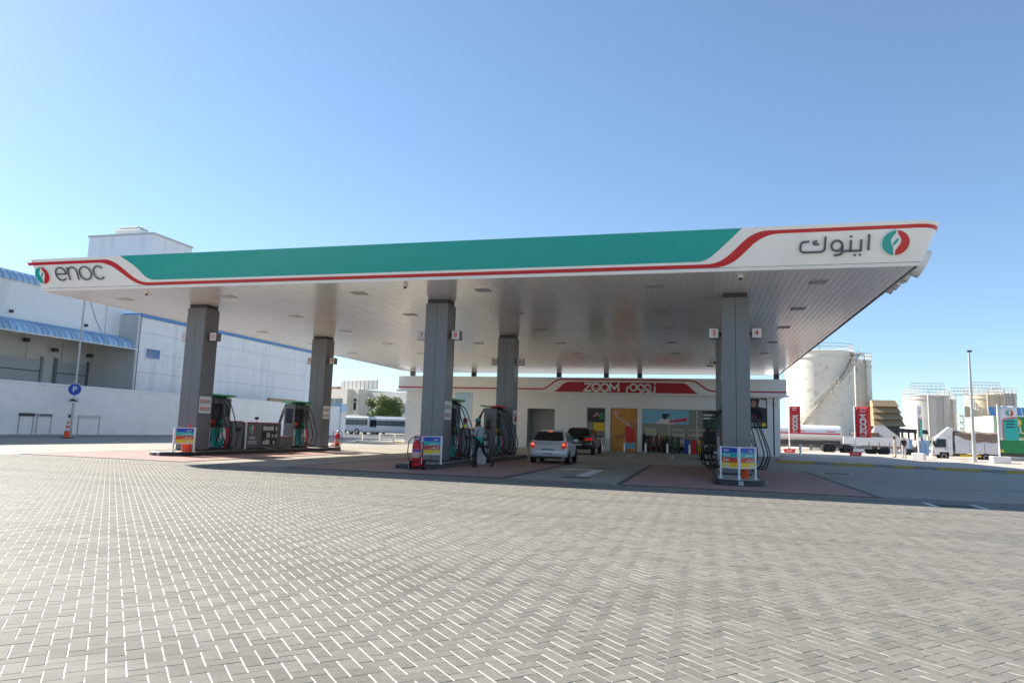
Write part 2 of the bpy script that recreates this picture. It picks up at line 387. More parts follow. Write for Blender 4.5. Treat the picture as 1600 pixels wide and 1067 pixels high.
# ================================================================== ground
def struct(name, mb, m, parent=None, smooth=0, **kw):
    o = mb.build(name, m, parent, smooth=smooth, **kw)
    if parent is None: o['kind'] = 'structure'
    return o
def rect(x0, x1, y0, y1, z): return MB().add([(x0, y0, z), (x1, y0, z), (x1, y1, z), (x0, y1, z)], [(0, 1, 2, 3)])
struct('ground', rect(-2500, 2500, -1500, 4000, -0.06), 'ground')
NX0, NX1, NY0, NY1 = -24.0, 9.0, 2.0, 20.0
ISL = (1.13, -9.72, -20.57)
RED = [(-2.30, 4.40, 19.55, 33.0), (-12.95, -5.55, 19.85, 33.0), (-24.1, -16.9, 20.05, 33.0)]
far = MB()
for x0, x1, y0, y1 in ((-42, NX0, -12, 60), (NX0, NX1, NY1, 57), (NX1, 60, -12, 43), (NX0, NX1, -12, NY0), (-60, -24, 60, 70)):
    far.add([(x0, y0, -0.003), (x1, y0, -0.003), (x1, y1, -0.003), (x0, y1, -0.003)], [(0, 1, 2, 3)])
paving = struct('paving', far, 'paving_far')
rect(NX0, NX1, NY0, NY1, -0.0023).build('sand_bed', 'sand_bed', paving, smooth=0)
# pavers laid in herringbone at 45 degrees to the canopy, wide sandy joints one way, tight ones the other
W = 0.1; GA, GB = 0.0078, 0.0022
ad = np.array([-1, 1])/math.sqrt(2); bd = np.array([1, 1])/math.sqrt(2)
i = np.arange(-60, 320); j = np.arange(-165, 215)
I, J = np.meshgrid(i, j, indexing='ij'); I = I.ravel(); J = J.ravel()
bricks = []
for cls in (0, 3):
    sel = ((I-J) % 4) == cls
    a0, b0 = I[sel]*W, J[sel]*W
    la, lb = (2*W, W) if cls == 0 else (W, 2*W)
    c = np.stack([a0+la/2, b0+lb/2], 1)
    xy = c[:, :1]*ad + c[:, 1:]*bd
    ok = (xy[:, 0] > NX0) & (xy[:, 0] < NX1) & (xy[:, 1] > NY0) & (xy[:, 1] < NY1)
    # only what the picture, or a step to the side of it, can see
    ang = np.arctan2(xy[:, 0], xy[:, 1]) - YAW
    ok &= (np.abs(ang) < rad(46)) & (np.hypot(xy[:, 0], xy[:, 1]) > 2.6) | ((np.abs(xy[:, 0]) < 4) & (xy[:, 1] < 5) & (xy[:, 1] > 2.2) & ok)
    for x0, x1, y0, y1 in RED: ok &= ~((xy[:, 0] > x0) & (xy[:, 0] < x1) & (xy[:, 1] > y0))
    xy = xy[ok]
    bricks.append((cls, xy))
def brick_geo(cls, full):
    la, lb = ((2*W, W) if cls == 0 else (W, 2*W)); ha, hb = (la-GB)/2, (lb-GA)/2; ch = 0.0016
    ring = lambda p, q, z: [np.array([*(sa*p*ad + sb*q*bd), z]) for sa, sb in ((-1, -1), (1, -1), (1, 1), (-1, 1))]
    v = ring(ha-ch, hb-ch, 0.0) + ring(ha, hb, -ch)
    f = [(3, 2, 1, 0)] + [(k, (k+1) % 4, 4+(k+1) % 4, 4+k) for k in range(4)]
    if full:
        v += ring(ha, hb, -0.02); f += [(4+k, 4+(k+1) % 4, 8+(k+1) % 4, 8+k) for k in range(4)]
    return np.array(v), np.array(f)
allb = [(float(np.hypot(*p)), cls, p) for cls, xy in bricks for p in xy]
def onscreen(p):
    q = np.array([p[0], p[1], -CH]); z = q@_f
    return abs(q@_r2/z*F) < 815 and -(q@_u2)/z*F < 545
vis = sorted([t for t in allb if t[0] < 6 and onscreen(t[2])], key=lambda t: t[0])[:300]
base = {}
for cls in (0, 3):
    v, f = brick_geo(cls, True)
    for k in range(3):
        me = bpy.data.meshes.new('paver'); vv = v.copy()
        vv[:4, 2] += rng.normal(0, 0.0005, 4); me.from_pydata([tuple(p) for p in vv], [], [tuple(q) for q in f.tolist()]); me.materials.append(M['paver_piece'])
        base[cls, k] = me
for d, cls, p in vis:
    o = link('paver', base[cls, random.randrange(3)], None, paving, (p[0], p[1], max(-.0008, min(.0012, random.gauss(0.0003, 0.0006)))))
    o.rotation_euler = (random.uniform(-.005, .005), random.uniform(-.005, .005), random.gauss(0, 0.008))
V = []; FF = []; T = []; nb = 0
for cls, xy in bricks:
    for full in (True, False):
        r = np.hypot(xy[:, 0], xy[:, 1]); sel = (r < 11) if full else (r >= 11)
        keys = {(round(float(t[2][0]), 4), round(float(t[2][1]), 4)) for t in vis}
        p = np.array([q for q, s_ in zip(xy, sel) if s_ and (round(float(q[0]), 4), round(float(q[1]), 4)) not in keys])
        if len(p) == 0: continue
        v, f = brick_geo(cls, full); n = len(p)
        vv = np.repeat(v[None], n, 0)
        th = rng.normal(0, 0.006, n); c, s_ = np.cos(th)[:, None], np.sin(th)[:, None]
        x, y = vv[..., 0].copy(), vv[..., 1].copy(); vv[..., 0] = x*c-y*s_; vv[..., 1] = x*s_+y*c
        tx, ty = rng.uniform(-.005, .005, (2, n))
        vv[..., 2] += vv[..., 0]*tx[:, None] + vv[..., 1]*ty[:, None] + np.clip(rng.normal(0.0003, 0.0006, n), -.0008, .0012)[:, None]
        vv[..., 0] += p[:, :1]; vv[..., 1] += p[:, 1:]
        V.append(vv.reshape(-1, 3)); FF.append((f[None] + (np.arange(n)*len(v))[:, None, None]).reshape(-1, 4)+nb)
        T.append(np.repeat(rng.random(n), len(f))); nb += n*len(v)
V = np.concatenate(V); FF = np.concatenate(FF); T = np.concatenate(T)
me = bpy.data.meshes.new('paver_field')
me.vertices.add(len(V)); me.vertices.foreach_set('co', V.ravel().astype(np.float32))
me.loops.add(len(FF)*4); me.loops.foreach_set('vertex_index', FF.ravel().astype(np.int32))
me.polygons.add(len(FF)); me.polygons.foreach_set('loop_start', np.arange(0, len(FF)*4, 4, dtype=np.int32))
me.polygons.foreach_set('use_smooth', [False]*len(FF)); me.update(calc_edges=True); me.validate()
at = me.attributes.new('tone', 'FLOAT', 'FACE'); at.data.foreach_set('value', T.astype(np.float32))
link('paver_field', me, 'paver_field', paving, kind='stuff')
# red slabs round the islands with dark edging
for x0, x1, y0, y1 in RED:
    s_ = struct('red_slab', rect(x0, x1, y0, y1, 0.006), 'red_slab')
    b = MB(); e = 0.16
    for q in ((x0, x1, y0, y0+e), (x0, x1, y1-e, y1), (x0, x0+e, y0+e, y1-e), (x1-e, x1, y0+e, y1-e)):
        b.add([(q[0], q[2], 0.010), (q[1], q[2], 0.010), (q[1], q[3], 0.010), (q[0], q[3], 0.010)], [(0, 1, 2, 3)])
    b.build('edging', 'slab_border', s_, smooth=0)
# painted marks and drain grates
def poly(name, pts, m, z=0.005, lab=None, cat=None, group=None):
    o = MB().add([(p[0], p[1], z) for p in pts], [tuple(range(len(pts)))]).build(name, m, None, smooth=0); o['kind'] = 'structure'; return o
def stripe(name, a, b, wd, m='line_white', z=0.006):
    a, b = Vector(a[:2]), Vector(b[:2]); n = (b-a).normalized(); n = Vector((-n.y, n.x))*wd/2
    return poly(name, (a+n, a-n, b-n, b+n), m, z)
poly('lane_arrow_marking', [(-5.25, 26.2), (-4.75, 27.2), (-4.75, 26.75), (-3.55, 26.75), (-3.55, 22.5), (-3.95, 22.5), (-3.95, 26.2), (-4.75, 26.2), (-4.75, 25.6)], 'line_white')
for a, b in (((7.42, 50.4), (6.95, 42.5)), ((9.65, 48.4), (9.2, 40.8)), ((11.75, 46.7), (11.64, 41.0)), ((14.0, 45.2), (13.9, 40)), ((5.3, 51), (4.9, 44)), ((-4.4, 43), (-4.6, 50)), ((-1.7, 43), (-1.9, 50)), ((1.1, 43), (1.0, 50))):
    stripe('bay_line_marking', a, b, 0.12)
stripe('bay_end_line_marking', (-3.6, 36.6), (0.4, 36.4), 0.12)
stripe('lane_line_marking', (8.25, 24.4), (11.6, 19.2), 0.16)
for x, y in ((4.97, 41.3), (5.9, 41.5), (8.0, 42.0), (9.6, 41.6), (11.0, 41.2)):
    stripe('dash_marking', (x-.3, y), (x+.3, y+.1), 0.2)
def grate(x0, x1, y0, y1, lab, ends=True):
    t = thing('drain_grate', lab, 'drain grate', ((x0+x1)/2, (y0+y1)/2, 0), 0)
    hx, hy = (x1-x0)/2, (y1-y0)/2
    BX(-hx, hx, -hy, hy, 0.002, 0.006).build('frame', 'slab_border', t, smooth=0)
    n = 10
    for k in range(n):
        x = -hx+.05+(2*hx-.1)*(k+.5)/n; BX(x-.015, x+.015, -hy+.02, hy-.02, 0.006, 0.014).build('bar', 'grate', t, smooth=0)
    if ends:
        for sx in (-1, 1):
            MB().add([(sx*(hx+.03), -hy-.25, .0065), (sx*(hx+.15), -hy-.25, .0065), (sx*(hx+.15), hy+.25, .0065), (sx*(hx+.03), hy+.25, .0065)], [(0, 1, 2, 3)]).build('white_edge_mark', 'line_white', t, smooth=0)
grate(5.15, 5.95, 17.95, 18.45, 'drain grate between two white ticks, out past the red slab front corner')
grate(-4.2, -3.35, 21.65, 22.0, 'small drain grate at the tail of the white lane arrow', False)
grate(-4.15, -3.3, 28.1, 28.45, 'small drain grate beyond the head of the white lane arrow', False)
grate(5.0, 6.0, 32.2, 32.5, 'drain grate between white ticks beside the red slab rear corner')
# right hand kerb and footpath
KA, KB = Vector((4.3, 44.0)), Vector((34.0, 36.6)); kd = (KB-KA).normalized(); kn = Vector((-kd.y, kd.x))
b = MB(); P4 = [KA+kn*.16, KB+kn*.16, Vector((60, 60)), Vector((40, 66)), Vector((6.6, 84)), Vector((6.2, 58))]
b.add([(p.x, p.y, 0.13) for p in P4] + [(p.x, p.y, -0.06) for p in P4], [tuple(range(6))] + [(k, k+6, (k+1) % 6+6, (k+1) % 6) for k in range(6)])
path = struct('footpath', b, 'sidewalk')
kerb = thing('road_kerb', 'long kerb of yellow and grey blocks along the footpath', 'kerb', (KA.x, KA.y, 0), math.atan2(kd.y, kd.x))
L = (KB-KA).length; x = 0.0; k = 0
while x < L:
    ln = 1.0
    m = 'kerb_pale' if x > 11.6 else ('kerb_yellow' if (x % 2.55) < 1.55 else 'kerb_grey')
    BX(x+.008, x+ln-.008, 0, .15, -.05, .15, .02).build('kerb_block', m, kerb); x += ln
# low kerb strip left of the shop and along the boundary wall
kerb2 = thing('shop_kerb', 'low yellow kerb beside the left end of the shop', 'kerb', (-30, 57.2, 0))
for k in range(7): BX(k*.9+.008, k*.9+.892, -.07, .07, -.05, .12, .02).build('kerb_block', 'kerb_yellow' if k > 3 else 'kerb_pale', kerb2)
# ================================================================== canopy
CX0, CX1, CY0, CY1, CZ = -25.07, 5.87, 21.12, 57.4, 6.29
SLO = 0.5; RISE = 1.04; SL = math.hypot(SLO, RISE); VT = 1.085
canopy = thing('petrol_station_canopy', 'huge white flat canopy with green band and red stripe over the pump islands', 'canopy', (0, 0, 0))
def ring(v, off=0.0, N=7):
    """outline of the fascia at height v, counter-clockwise, rounded corners"""
    o = SLO*v+off; r = max(0.03, 0.62*max(0, v))+off
    x0, x1, y0, y1 = CX0-o, CX1+o, CY0-o, CY1+o; z = CZ+RISE*v; P = []
    for cx, cy, a in ((x1-r, y0+r, -90), (x1-r, y1-r, 0), (x0+r, y1-r, 90), (x0+r, y0+r, 180)):
        for k in range(N+1):
            t = rad(a+90*k/N); P.append((cx+r*math.cos(t), cy+r*math.sin(t), z))
    return P
def loft(rings, close=True):
    n = len(rings[0]); v = [p for q in rings for p in q]; f = []
    for k in range(len(rings)-1):
        for i in range(n if close else n-1):
            f.append((k*n+i, k*n+(i+1) % n, (k+1)*n+(i+1) % n, (k+1)*n+i))
    return MB().add(v, f)
fb = loft([ring(.085), ring(.4), ring(.7), ring(VT-.03), ring(VT, 0.0), ring(VT, -.12), ring(VT-.2, -.14)])
n_ = len(ring(0)); fb.f.append(tuple(range(6*n_, 7*n_)))
fb.build('fascia', 'white_metal', canopy, smooth=28)
loft([ring(-.005, -.03), ring(-.02, .012), ring(.07, .012), ring(.08, -.01)]).build('fascia_lip', 'white_paint', canopy, smooth=28)
# soffit planks running front to back
pw = 0.2; n = int((CX1-CX0-.1)/pw); x = CX0+.05; LY = CY1-CY0-.06
b = MB()
h = pw/2-.0025
prof = [(-h, .03), (-h, .006), (-h+.005, 0), (h-.005, 0), (h, .006), (h, .03)]
v = [(px, y, pz) for y in (0, LY) for px, pz in prof]
plank = MB().add(v, [(k, k+1, 7+k, 6+k) for k in range(5)] + [(5, 4, 3, 2, 1, 0), (6, 7, 8, 9, 10, 11)]).mesh('soffit_plank', smooth=30)
plank.materials.append(M['soffit'])
for k in range(n):
    link('soffit_plank', plank, None, canopy, (x+pw*(k+.5), CY0+.03, CZ+random.uniform(-.0015, .0015)))
BX(CX0+.02, CX1-.02, CY0+.02, CY1-.02, CZ+.0305, CZ+.06).build('soffit_backing', 'shutter', canopy, smooth=0)
# front fascia plane: x along, s metres up the slope, d out
_sd = np.array([0, -SLO, RISE])/SL; _sn = np.array([0, -RISE, -SLO])/SL
def FF_(x, s_, d): return tuple(np.array([x, CY0, CZ]) + _sd*s_ + _sn*d)
def FV(x, v, d): return FF_(x, v*SL, d)
# green band
tl = roundpoly([(-20.95, VT-.004), (-20.35, .72), (-19.95, .255), (-18.0, .25)], .55, 8)
tr = roundpoly([(-1.5, .255), (0.15, .255), (.62, .62), (1.16, VT-.004)], .5, 8)
top = [(1.16, VT-.004), (-20.95, VT-.004)]
gp = tl[1:-1] + [(-8, .25)] + tr[1:-1] + top
MB().prism(gp, FV, 0.001, 0.006).build('green_band', 'green', canopy, smooth=0)
# red stripe: high on both ends, dives under the green band, wraps the right corner
def stripe_poly(lo, hi): return lo+hi[::-1]
up = roundpoly([(-25.42, .985), (-21.35, .985), (-20.35, .18), (-10, .175), (0.55, .185), (1.5, .995), (5.55, .995)], .4, 8)
dn = roundpoly([(-25.38, .885), (-21.6, .885), (-20.45, .085), (-10, .085), (0.82, .088), (1.75, .905), (5.55, .905)], .45, 8)
rb = MB(); m_ = min(len(up), len(dn))
vv = [FV(*p, .006) for p in up] + [FV(*p, .006) for p in dn]
rb.add(vv, [(k, k+1, len(up)+k+1, len(up)+k) for k in range(m_-1)])
rw = [ring(.905, .008), ring(.95, .008), ring(.995, .008)]
nn = 8
wrap = [[(5.5, r_[0][1], r_[0][2])] + r_[:nn] + [(r_[nn-1][0], CY1-2, r_[0][2])] for r_ in rw]
w_ = loft(wrap, close=False); rb.add(w_.v, w_.f)
rb.build('red_stripe', 'red', canopy, smooth=40)
def logo(parent, fn, cx, cy, r, dep, name='logo_disc'):
    t = MB().prism(arc(cx, cy, r*1.07, 0, 352, 44), fn, .002, dep).build(name, 'white_paint', parent, smooth=30)
    # S shaped flame splits the disc in green (left) and red (right)
    sr = [(cx+r*x, cy+r*y) for x, y in ((.06, .995), (.14, .72), (.30, .45), (.40, .18), (.33, -.12), (.16, -.38), (.02, -.62), (-.02, -.85), (.02, -.995))]
    slf = [(cx+r*x, cy+r*y) for x, y in ((-.02, .995), (-.04, .78), (-.22, .55), (-.36, .28), (-.34, .02), (-.22, -.2), (-.16, -.45), (-.14, -.75), (-.08, -.995))]
    MB().prism(slf + arc(cx, cy, r, 266, 94, 20), fn, dep, dep+.004).build('green_half', 'green', t, smooth=0)
    MB().prism(sr[::-1] + arc(cx, cy, r, 86, -86, 20), fn, dep, dep+.004).build('red_half', 'red', t, smooth=0)
    fl = [(cx+r*x, cy+r*y) for x, y in ((.16, .42), (.2, .2), (.02, -.08), (-.16, -.24), (-.2, -.02), (-.04, .2))]
    MB().prism(fl, fn, dep, dep+.004).build('flame', 'green', t, smooth=0)
    return t
def enoc(parent, fn, x, y, k, wd, d0, d1, m='letter_grey'):
    """lower-case e n o c from single strokes; x,y lower left, k x-height"""
    r = k/2; st = lambda p, c=False: MB().ribbon(p, wd, fn, d0, d1, closed=c)
    e = arc(x+r, y+r, r, 0, 318, 26); g = st(e); g2 = st([(x+.02*k, y+r), (x+2*r+wd*.5, y+r)]); g.add(g2.v, g2.f)
    g.build('letter', m, parent, smooth=0)
    x += k*1.22; a = st([(x, y), (x, y+k)]); b_ = st([(x, y+k*.55)] + arc(x+.42*k, y+k*.58, .42*k, 180, 0, 14) + [(x+.84*k, y)]); a.add(b_.v, b_.f)
    a.build('letter', m, parent, smooth=0)
    x += k*1.07; st(arc(x+r*1.08, y+r, r*1.08, 0, 350, 32, ry=r), True).build('letter', m, parent, smooth=0)
    x += k*1.32; st(arc(x+r, y+r, r, 42, 318, 24)).build('letter', m, parent, smooth=0)
def arabic(parent, fn, x, y, k, wd, d0, d1, m='letter_grey'):
    """the same word in Arabic, read from the right; x,y lower left, k height of the alef"""
    st = lambda p, c=False: MB().ribbon(p, wd, fn, d0, d1, closed=c)
    q = lambda u, v: (x+u*k, y+v*k)
    # kaf with its little hamza
    kf = roundpoly([q(.50, .70), q(.0, .66), q(-.02, .0), q(1.45, .0), q(1.45, .98)], .3*k, 6); st(kf).build('letter', m, parent, smooth=0)
    st(roundpoly([q(.98, .72), q(.76, .66), q(.80, .48), q(1.08, .52)], .12*k, 4)).build('letter_mark', m, parent, smooth=0)
    # waw
    c_ = st(arc(x+2.15*k, y+.36*k, .32*k, 0, 350, 24, ry=.33*k), True); t_ = st(roundpoly([q(2.47, .40), q(2.47, -.22), q(2.0, -.25)], .25*k, 6)); c_.add(t_.v, t_.f); c_.build('letter', m, parent, smooth=0)
    # noon and ya on one base line
    b_ = st([q(2.47, .0), q(3.55, .0)]); 
    for u in (2.95, 3.55):
        t_ = st([q(u, -.045), q(u, .70)]); b_.add(t_.v, t_.f)
    b_.build('letter', m, parent, smooth=0)
    for u, v in ((2.95, .92), (3.22, -.27), (3.52, -.27)):
        MB().prism(arc(x+u*k, y+v*k, wd*.6, 0, 330, 11), fn, d0, d1).build('letter_dot', m, parent, smooth=0)
    st([q(3.98, .0), q(3.98, 1.02)]).build('letter', m, parent, smooth=0)
logo(canopy, FF_, -24.80, .62, .335, .05)
enoc(canopy, FF_, -24.12, .40, .50, .052, .045, .065)
arabic(canopy, FF_, 2.76, .475, .445, .055, .05, .07)
logo(canopy, FF_, 5.21, .66, .345, .05)
# right side fascia: the same emblem and word in deep raised letters, seen edge-on
_rd = np.array([SLO, 0, RISE])/SL; _rn = np.array([RISE, 0, -SLO])/SL
def RF(u, s_, d): return tuple(np.array([CX1, CY0, CZ]) + _rd*s_ + _rn*d + np.array([0, u, 0]))
logo(canopy, RF, 1.35, .50, .40, .30)
enoc(canopy, RF, 2.3, .22, .50, .10, .005, .26, 'white_paint')
# soffit lights and dome cameras
def soffit_light(x, y, k):
    t = thing('soffit_light', LIGHTL[k], 'ceiling light', (x, y, CZ), 0, 'recessed lights in the canopy soffit')
    BX(-.26, .26, -.26, .26, -.016, .006, .01).build('frame', 'galv', t)
    BX(-.21, .21, -.21, .21, -.022, -.015).build('lens', 'shutter', t, smooth=0)
LIGHTL = {}
LX = (3.55, -1.48, -7.45, -12.3, -18.0, -23.0); LYs = (23.05, 27.8, 32.5, 37.6, 42.6)
where_x = ('along the right canopy edge', 'above the arrow lane', 'right of the middle island', 'left of the middle island', 'right of the left island', 'along the left canopy edge')
where_y = ('row at the front fascia', 'row behind the front columns', 'row before the rear columns', 'row behind the rear columns', 'row nearest the shop')
for a, x in enumerate(LX):
    for c_, y in enumerate(LYs):
        LIGHTL[a, c_] = 'square soffit light %s, %s' % (where_x[a], where_y[c_]); soffit_light(x, y, (a, c_))
for x, nm in ((-20.73, 'left'), (-9.88, 'middle'), (1.17, 'right')):
    t = thing('dome_camera', 'small white dome camera under the soffit before the %s front column' % nm, 'camera', (x, 21.8, CZ))
    MB().lathe([(.075, 0), (.085, -.03), (.08, -.07), (.06, -.08)], 18).build('housing', 'white_paint', t)
    MB().lathe([(.06, -.078), (.055, -.11), (.035, -.135), (0, -.142)], 18).build('dome', 'glass_dark', t)

# ================================================================== columns
def make_column():
    t = thing('canopy_column', '', 'column', (0, 0, 0))
    BX(-.40, .40, .05, .83, .10, CZ-.002).build('core', 'clad_dark', t, smooth=0)
    for s_ in (-1, 1):
        for k in (0, 1):
            x0, x1 = (-.45, -.004) if k == 0 else (.004, .45)
            if s_ < 0: BX(x0, x1, 0, .04, .16, CZ-.16, .006).build('panel', 'clad', t)
            else: BX(x0, x1, .84, .88, .16, CZ-.16, .006).build('panel', 'clad', t)
            y0, y1 = (.044, .436) if k == 0 else (.444, .836)
            if s_ < 0: BX(-.45, -.41, y0, y1, .16, CZ-.16, .006).build('panel', 'clad', t)
            else: BX(.41, .45, y0, y1, .16, CZ-.16, .006).build('panel', 'clad', t)
    BX(-.47, .47, -.02, .90, .10, .22, .01).build('skirt', 'island_black', t)
    return t
c0 = make_column(); first = True
nmx = {1.13: 'right', -9.72: 'middle', -20.57: 'left'}
for X in ISL:
    for Y, fr in ((24.44, 'front'), (34.3, 'rear')):
        lab = 'grey metal clad square column at the %s end of the %s pump island' % (fr, nmx[X])
        if first: c0.location = (X, Y, 0); c0['label'] = lab; c0['group'] = 'canopy columns'; first = False
        else: dup(c0, (X, Y, 0), 0, lab, 'canopy columns')
# numbered signs either side of each column
NUM = {(1.13, 24.44): ('3', '4'), (1.13, 34.3): ('1', '2'), (-9.72, 24.44): ('7', '8'), (-9.72, 34.3): ('5', '6'), (-20.57, 24.44): ('11', '12'), (-20.57, 34.3): ('9', '10')}
WN = {'1': 'one', '2': 'two', '3': 'three', '4': 'four', '5': 'five', '6': 'six', '7': 'seven', '8': 'eight', '9': 'nine', '10': 'ten', '11': 'eleven', '12': 'twelve'}
for (X, Y), (a, c_) in NUM.items():
    for s_, d in ((-1, a), (1, c_)):
        t = thing('pump_number_sign', 'small grey square sign reading a red %s on the %s' % (WN[d], 'left column side' if s_ < 0 else 'right column side'), 'sign', (X+s_*.45, Y+.42, 4.93), 0, 'pump number signs')
        BX(min(0, s_*.09), max(0, s_*.09), -.04, .04, -.05, .05).build('bracket', 'black', t, smooth=0)
        xc = s_*.25
        BX(xc-.165, xc+.165, -.16, .16, -.175, .175, .01).build('box', 'clad', t)
        BX(xc-.15, xc+.15, -.166, -.158, -.16, .16).build('face', 'sign_face', t, smooth=0)
        text('digit', d, .27 if len(d) == 1 else .22, 'bright_red', t, (xc, -.17, 0), bold=.004)
# short steel posts that carry the canopy's rear edge on the shop roof
for px, nm in ((638, 'at its left end'), (735, 'second from its left end'), (870, 'over the left end of the red band'), (945, 'above the white lettering'), (998, 'right of the white lettering'), (1215, 'at its right end')):
    p = AY(px, 585, 56)
    t = thing('roof_post', 'short dark steel post on the shop roof %s' % nm, 'post', (p.x, 57.0, 5.3), 0, 'posts between shop roof and canopy')
    BX(-.19, .19, -.19, .19, 0, .98, .01).build('shaft', 'clad_dark', t)
    BX(-.26, .26, -.26, .26, .0, .04).build('base_plate', 'galv', t, smooth=0)
# ================================================================== pump islands
def make_kerb(X, Y0, lab):
    t = thing('pump_island', lab, 'island', (X, 0, 0), 0, 'pump islands')
    def outline(i, n=10):
        y0, y1, hw = Y0+i, 35.95-i, .76-i
        p = arc(0, y0+.55, hw, 180, 360, n, ry=.55) if True else []
        return p + arc(0, y1-.45, hw, 0, 180, n, ry=.45)
    o0, o1 = outline(0), outline(.03)
    n = len(o0); b = MB()
    b.add([(x, y, .006) for x, y in o0] + [(x, y, .13) for x, y in o0] + [(x, y, .16) for x, y in o1] + [(x, y, .16) for x, y in outline(.14)],
          [(k, (k+1) % n, n+(k+1) % n, n+k) for k in range(n)] + [(n+k, n+(k+1) % n, 2*n+(k+1) % n, 2*n+k) for k in range(n)] + [(2*n+k, 2*n+(k+1) % n, 3*n+(k+1) % n, 3*n+k) for k in range(n)])
    b.build('rim', 'island_black', t, smooth=50)
    MB().add([(x, y, .158) for x, y in outline(.13)], [tuple(range(n))]).build('top', 'island_top', t, smooth=0)
    p = BX(-.07, .07, -.012, .012, -.06, .06, .004).build('front_plate', 'galv', t, loc=(.0, Y0-.006, .085))
    return t
IC = ((1.1, 21.4), (-9.5, 22.1), (-20.3, 22.7))      # island centre lines and noses
for (X, Y0), lab in zip(IC, ('black rimmed pump island whose front column carries signs three and four', 'black rimmed pump island whose front column carries signs seven and eight', 'black rimmed pump island by the sunlit slab, with the oil cabinet')):
    make_kerb(X, Y0, lab)
# ---- V shaped guard with the four fuel colour bands
def make_guard():
    t = thing('island_guard', '', 'guard', (0, 0, 0))
    A_, L_, R_ = Vector((0, 0)), Vector((-.5, .55)), Vector((.5, .55))
    for p in (A_, L_, R_):
        q = MB().cyl((p.x, p.y, 0), (p.x, p.y, .96), .032, n=12); q.cyl((p.x, p.y, 0), (p.x, p.y, .015), .07, n=12); q.build('post', 'white_paint', t)
    for e in (L_, R_):
        d = (e-A_); ln = d.length; d.normalize()
        rz = math.atan2(d.y, d.x)
        if e is L_: rz += math.pi
        org = (A_+e)/2
        h = ln/2-.03
        fr = BX(-h, h, -.016, .016, .925, .955, .004); fr.box(-h, h, -.016, .016, .315, .345, .004); fr.box(-h, -h+.02, -.016, .016, .345, .925); fr.box(h-.02, h, -.016, .016, .345, .925)
        pf = fr.build('panel_frame', 'white_paint', t, loc=(org.x, org.y, 0), rot=(0, 0, rz))
        for k, (m, en, ar) in enumerate((('band_blue', 'Super', '\uFEAE\uFE91\uFEEE\uFEB3'), ('band_teal', 'Special', '\uFEF2\uFEBB\uFEEE\uFEBC\uFEA7'), ('band_red', 'E-plus', '\uFEB2\uFEE0\uFE91 \uFEF1\uFE87'), ('band_yellow', 'Diesel', '\uFEDD\uFEB0\uFEF3\uFEA9'))):
            z1 = .925-.145*k
            bnd = BX(-h+.02, h-.02, -.006, .006, z1-.144, z1).build('colour_band', m, pf, smooth=0)
            left = e is L_
            text('band_text', en if left else ar, .095, 'white_paint', pf, ((-h+.10) if left else (h-.10), -.009, z1-.072), align='LEFT' if left else 'RIGHT', bold=.002)
    return t
g0 = make_guard()
GL = ('white framed V guard with colour bands above an orange bucket, facing the arrow lane islands', 'white framed V guard with colour bands, half hidden by a wheeled fire extinguisher', 'white framed V guard with colour bands before the sunlit dark column')
for k, (X, Y) in enumerate(((1.07, 21.85), (-9.27, 22.5), (-19.97, 23.1))):
    if k == 0: g0.location = (X, Y, .16); g0['label'] = 'white framed V guard with colour bands facing the herringbone paving head-on'; g0['group'] = 'colour band guards'
    else: dup(g0, (X, Y, .16), 0, GL[k], 'colour band guards')
for X, Yb, lab in ((1.28, 22.55, 'orange sand bucket under the colour band guard that faces the paving head-on'), (-19.95, 23.7, 'orange sand bucket under the guard of the sunlit left column')):
    t = thing('sand_bucket', lab, 'bucket', (X, Yb, .16))
    MB().lathe([(.10, 0), (.125, .27), (.135, .27), (.135, .285), (.115, .285), (.095, .02), (0, .02)], 20).build('pail', 'orange', t)
    MB().tube([(.13*math.cos(a), .0, .27+.12*math.sin(a)) for a in np.linspace(0, math.pi, 9)], .006, 6).build('handle', 'steel', t)
for X, lab in ((-20.0, 'small red traffic cone standing behind the left guard panels'),):
    t = thing('traffic_cone', lab, 'cone', (X, 23.95, .16))
    BX(-.16, .16, -.16, .16, 0, .03, .01).build('base', 'orange', t); MB().lathe([(.13, .03), (.03, 1.1), (.0, 1.1)], 16).build('body', 'bright_red', t)

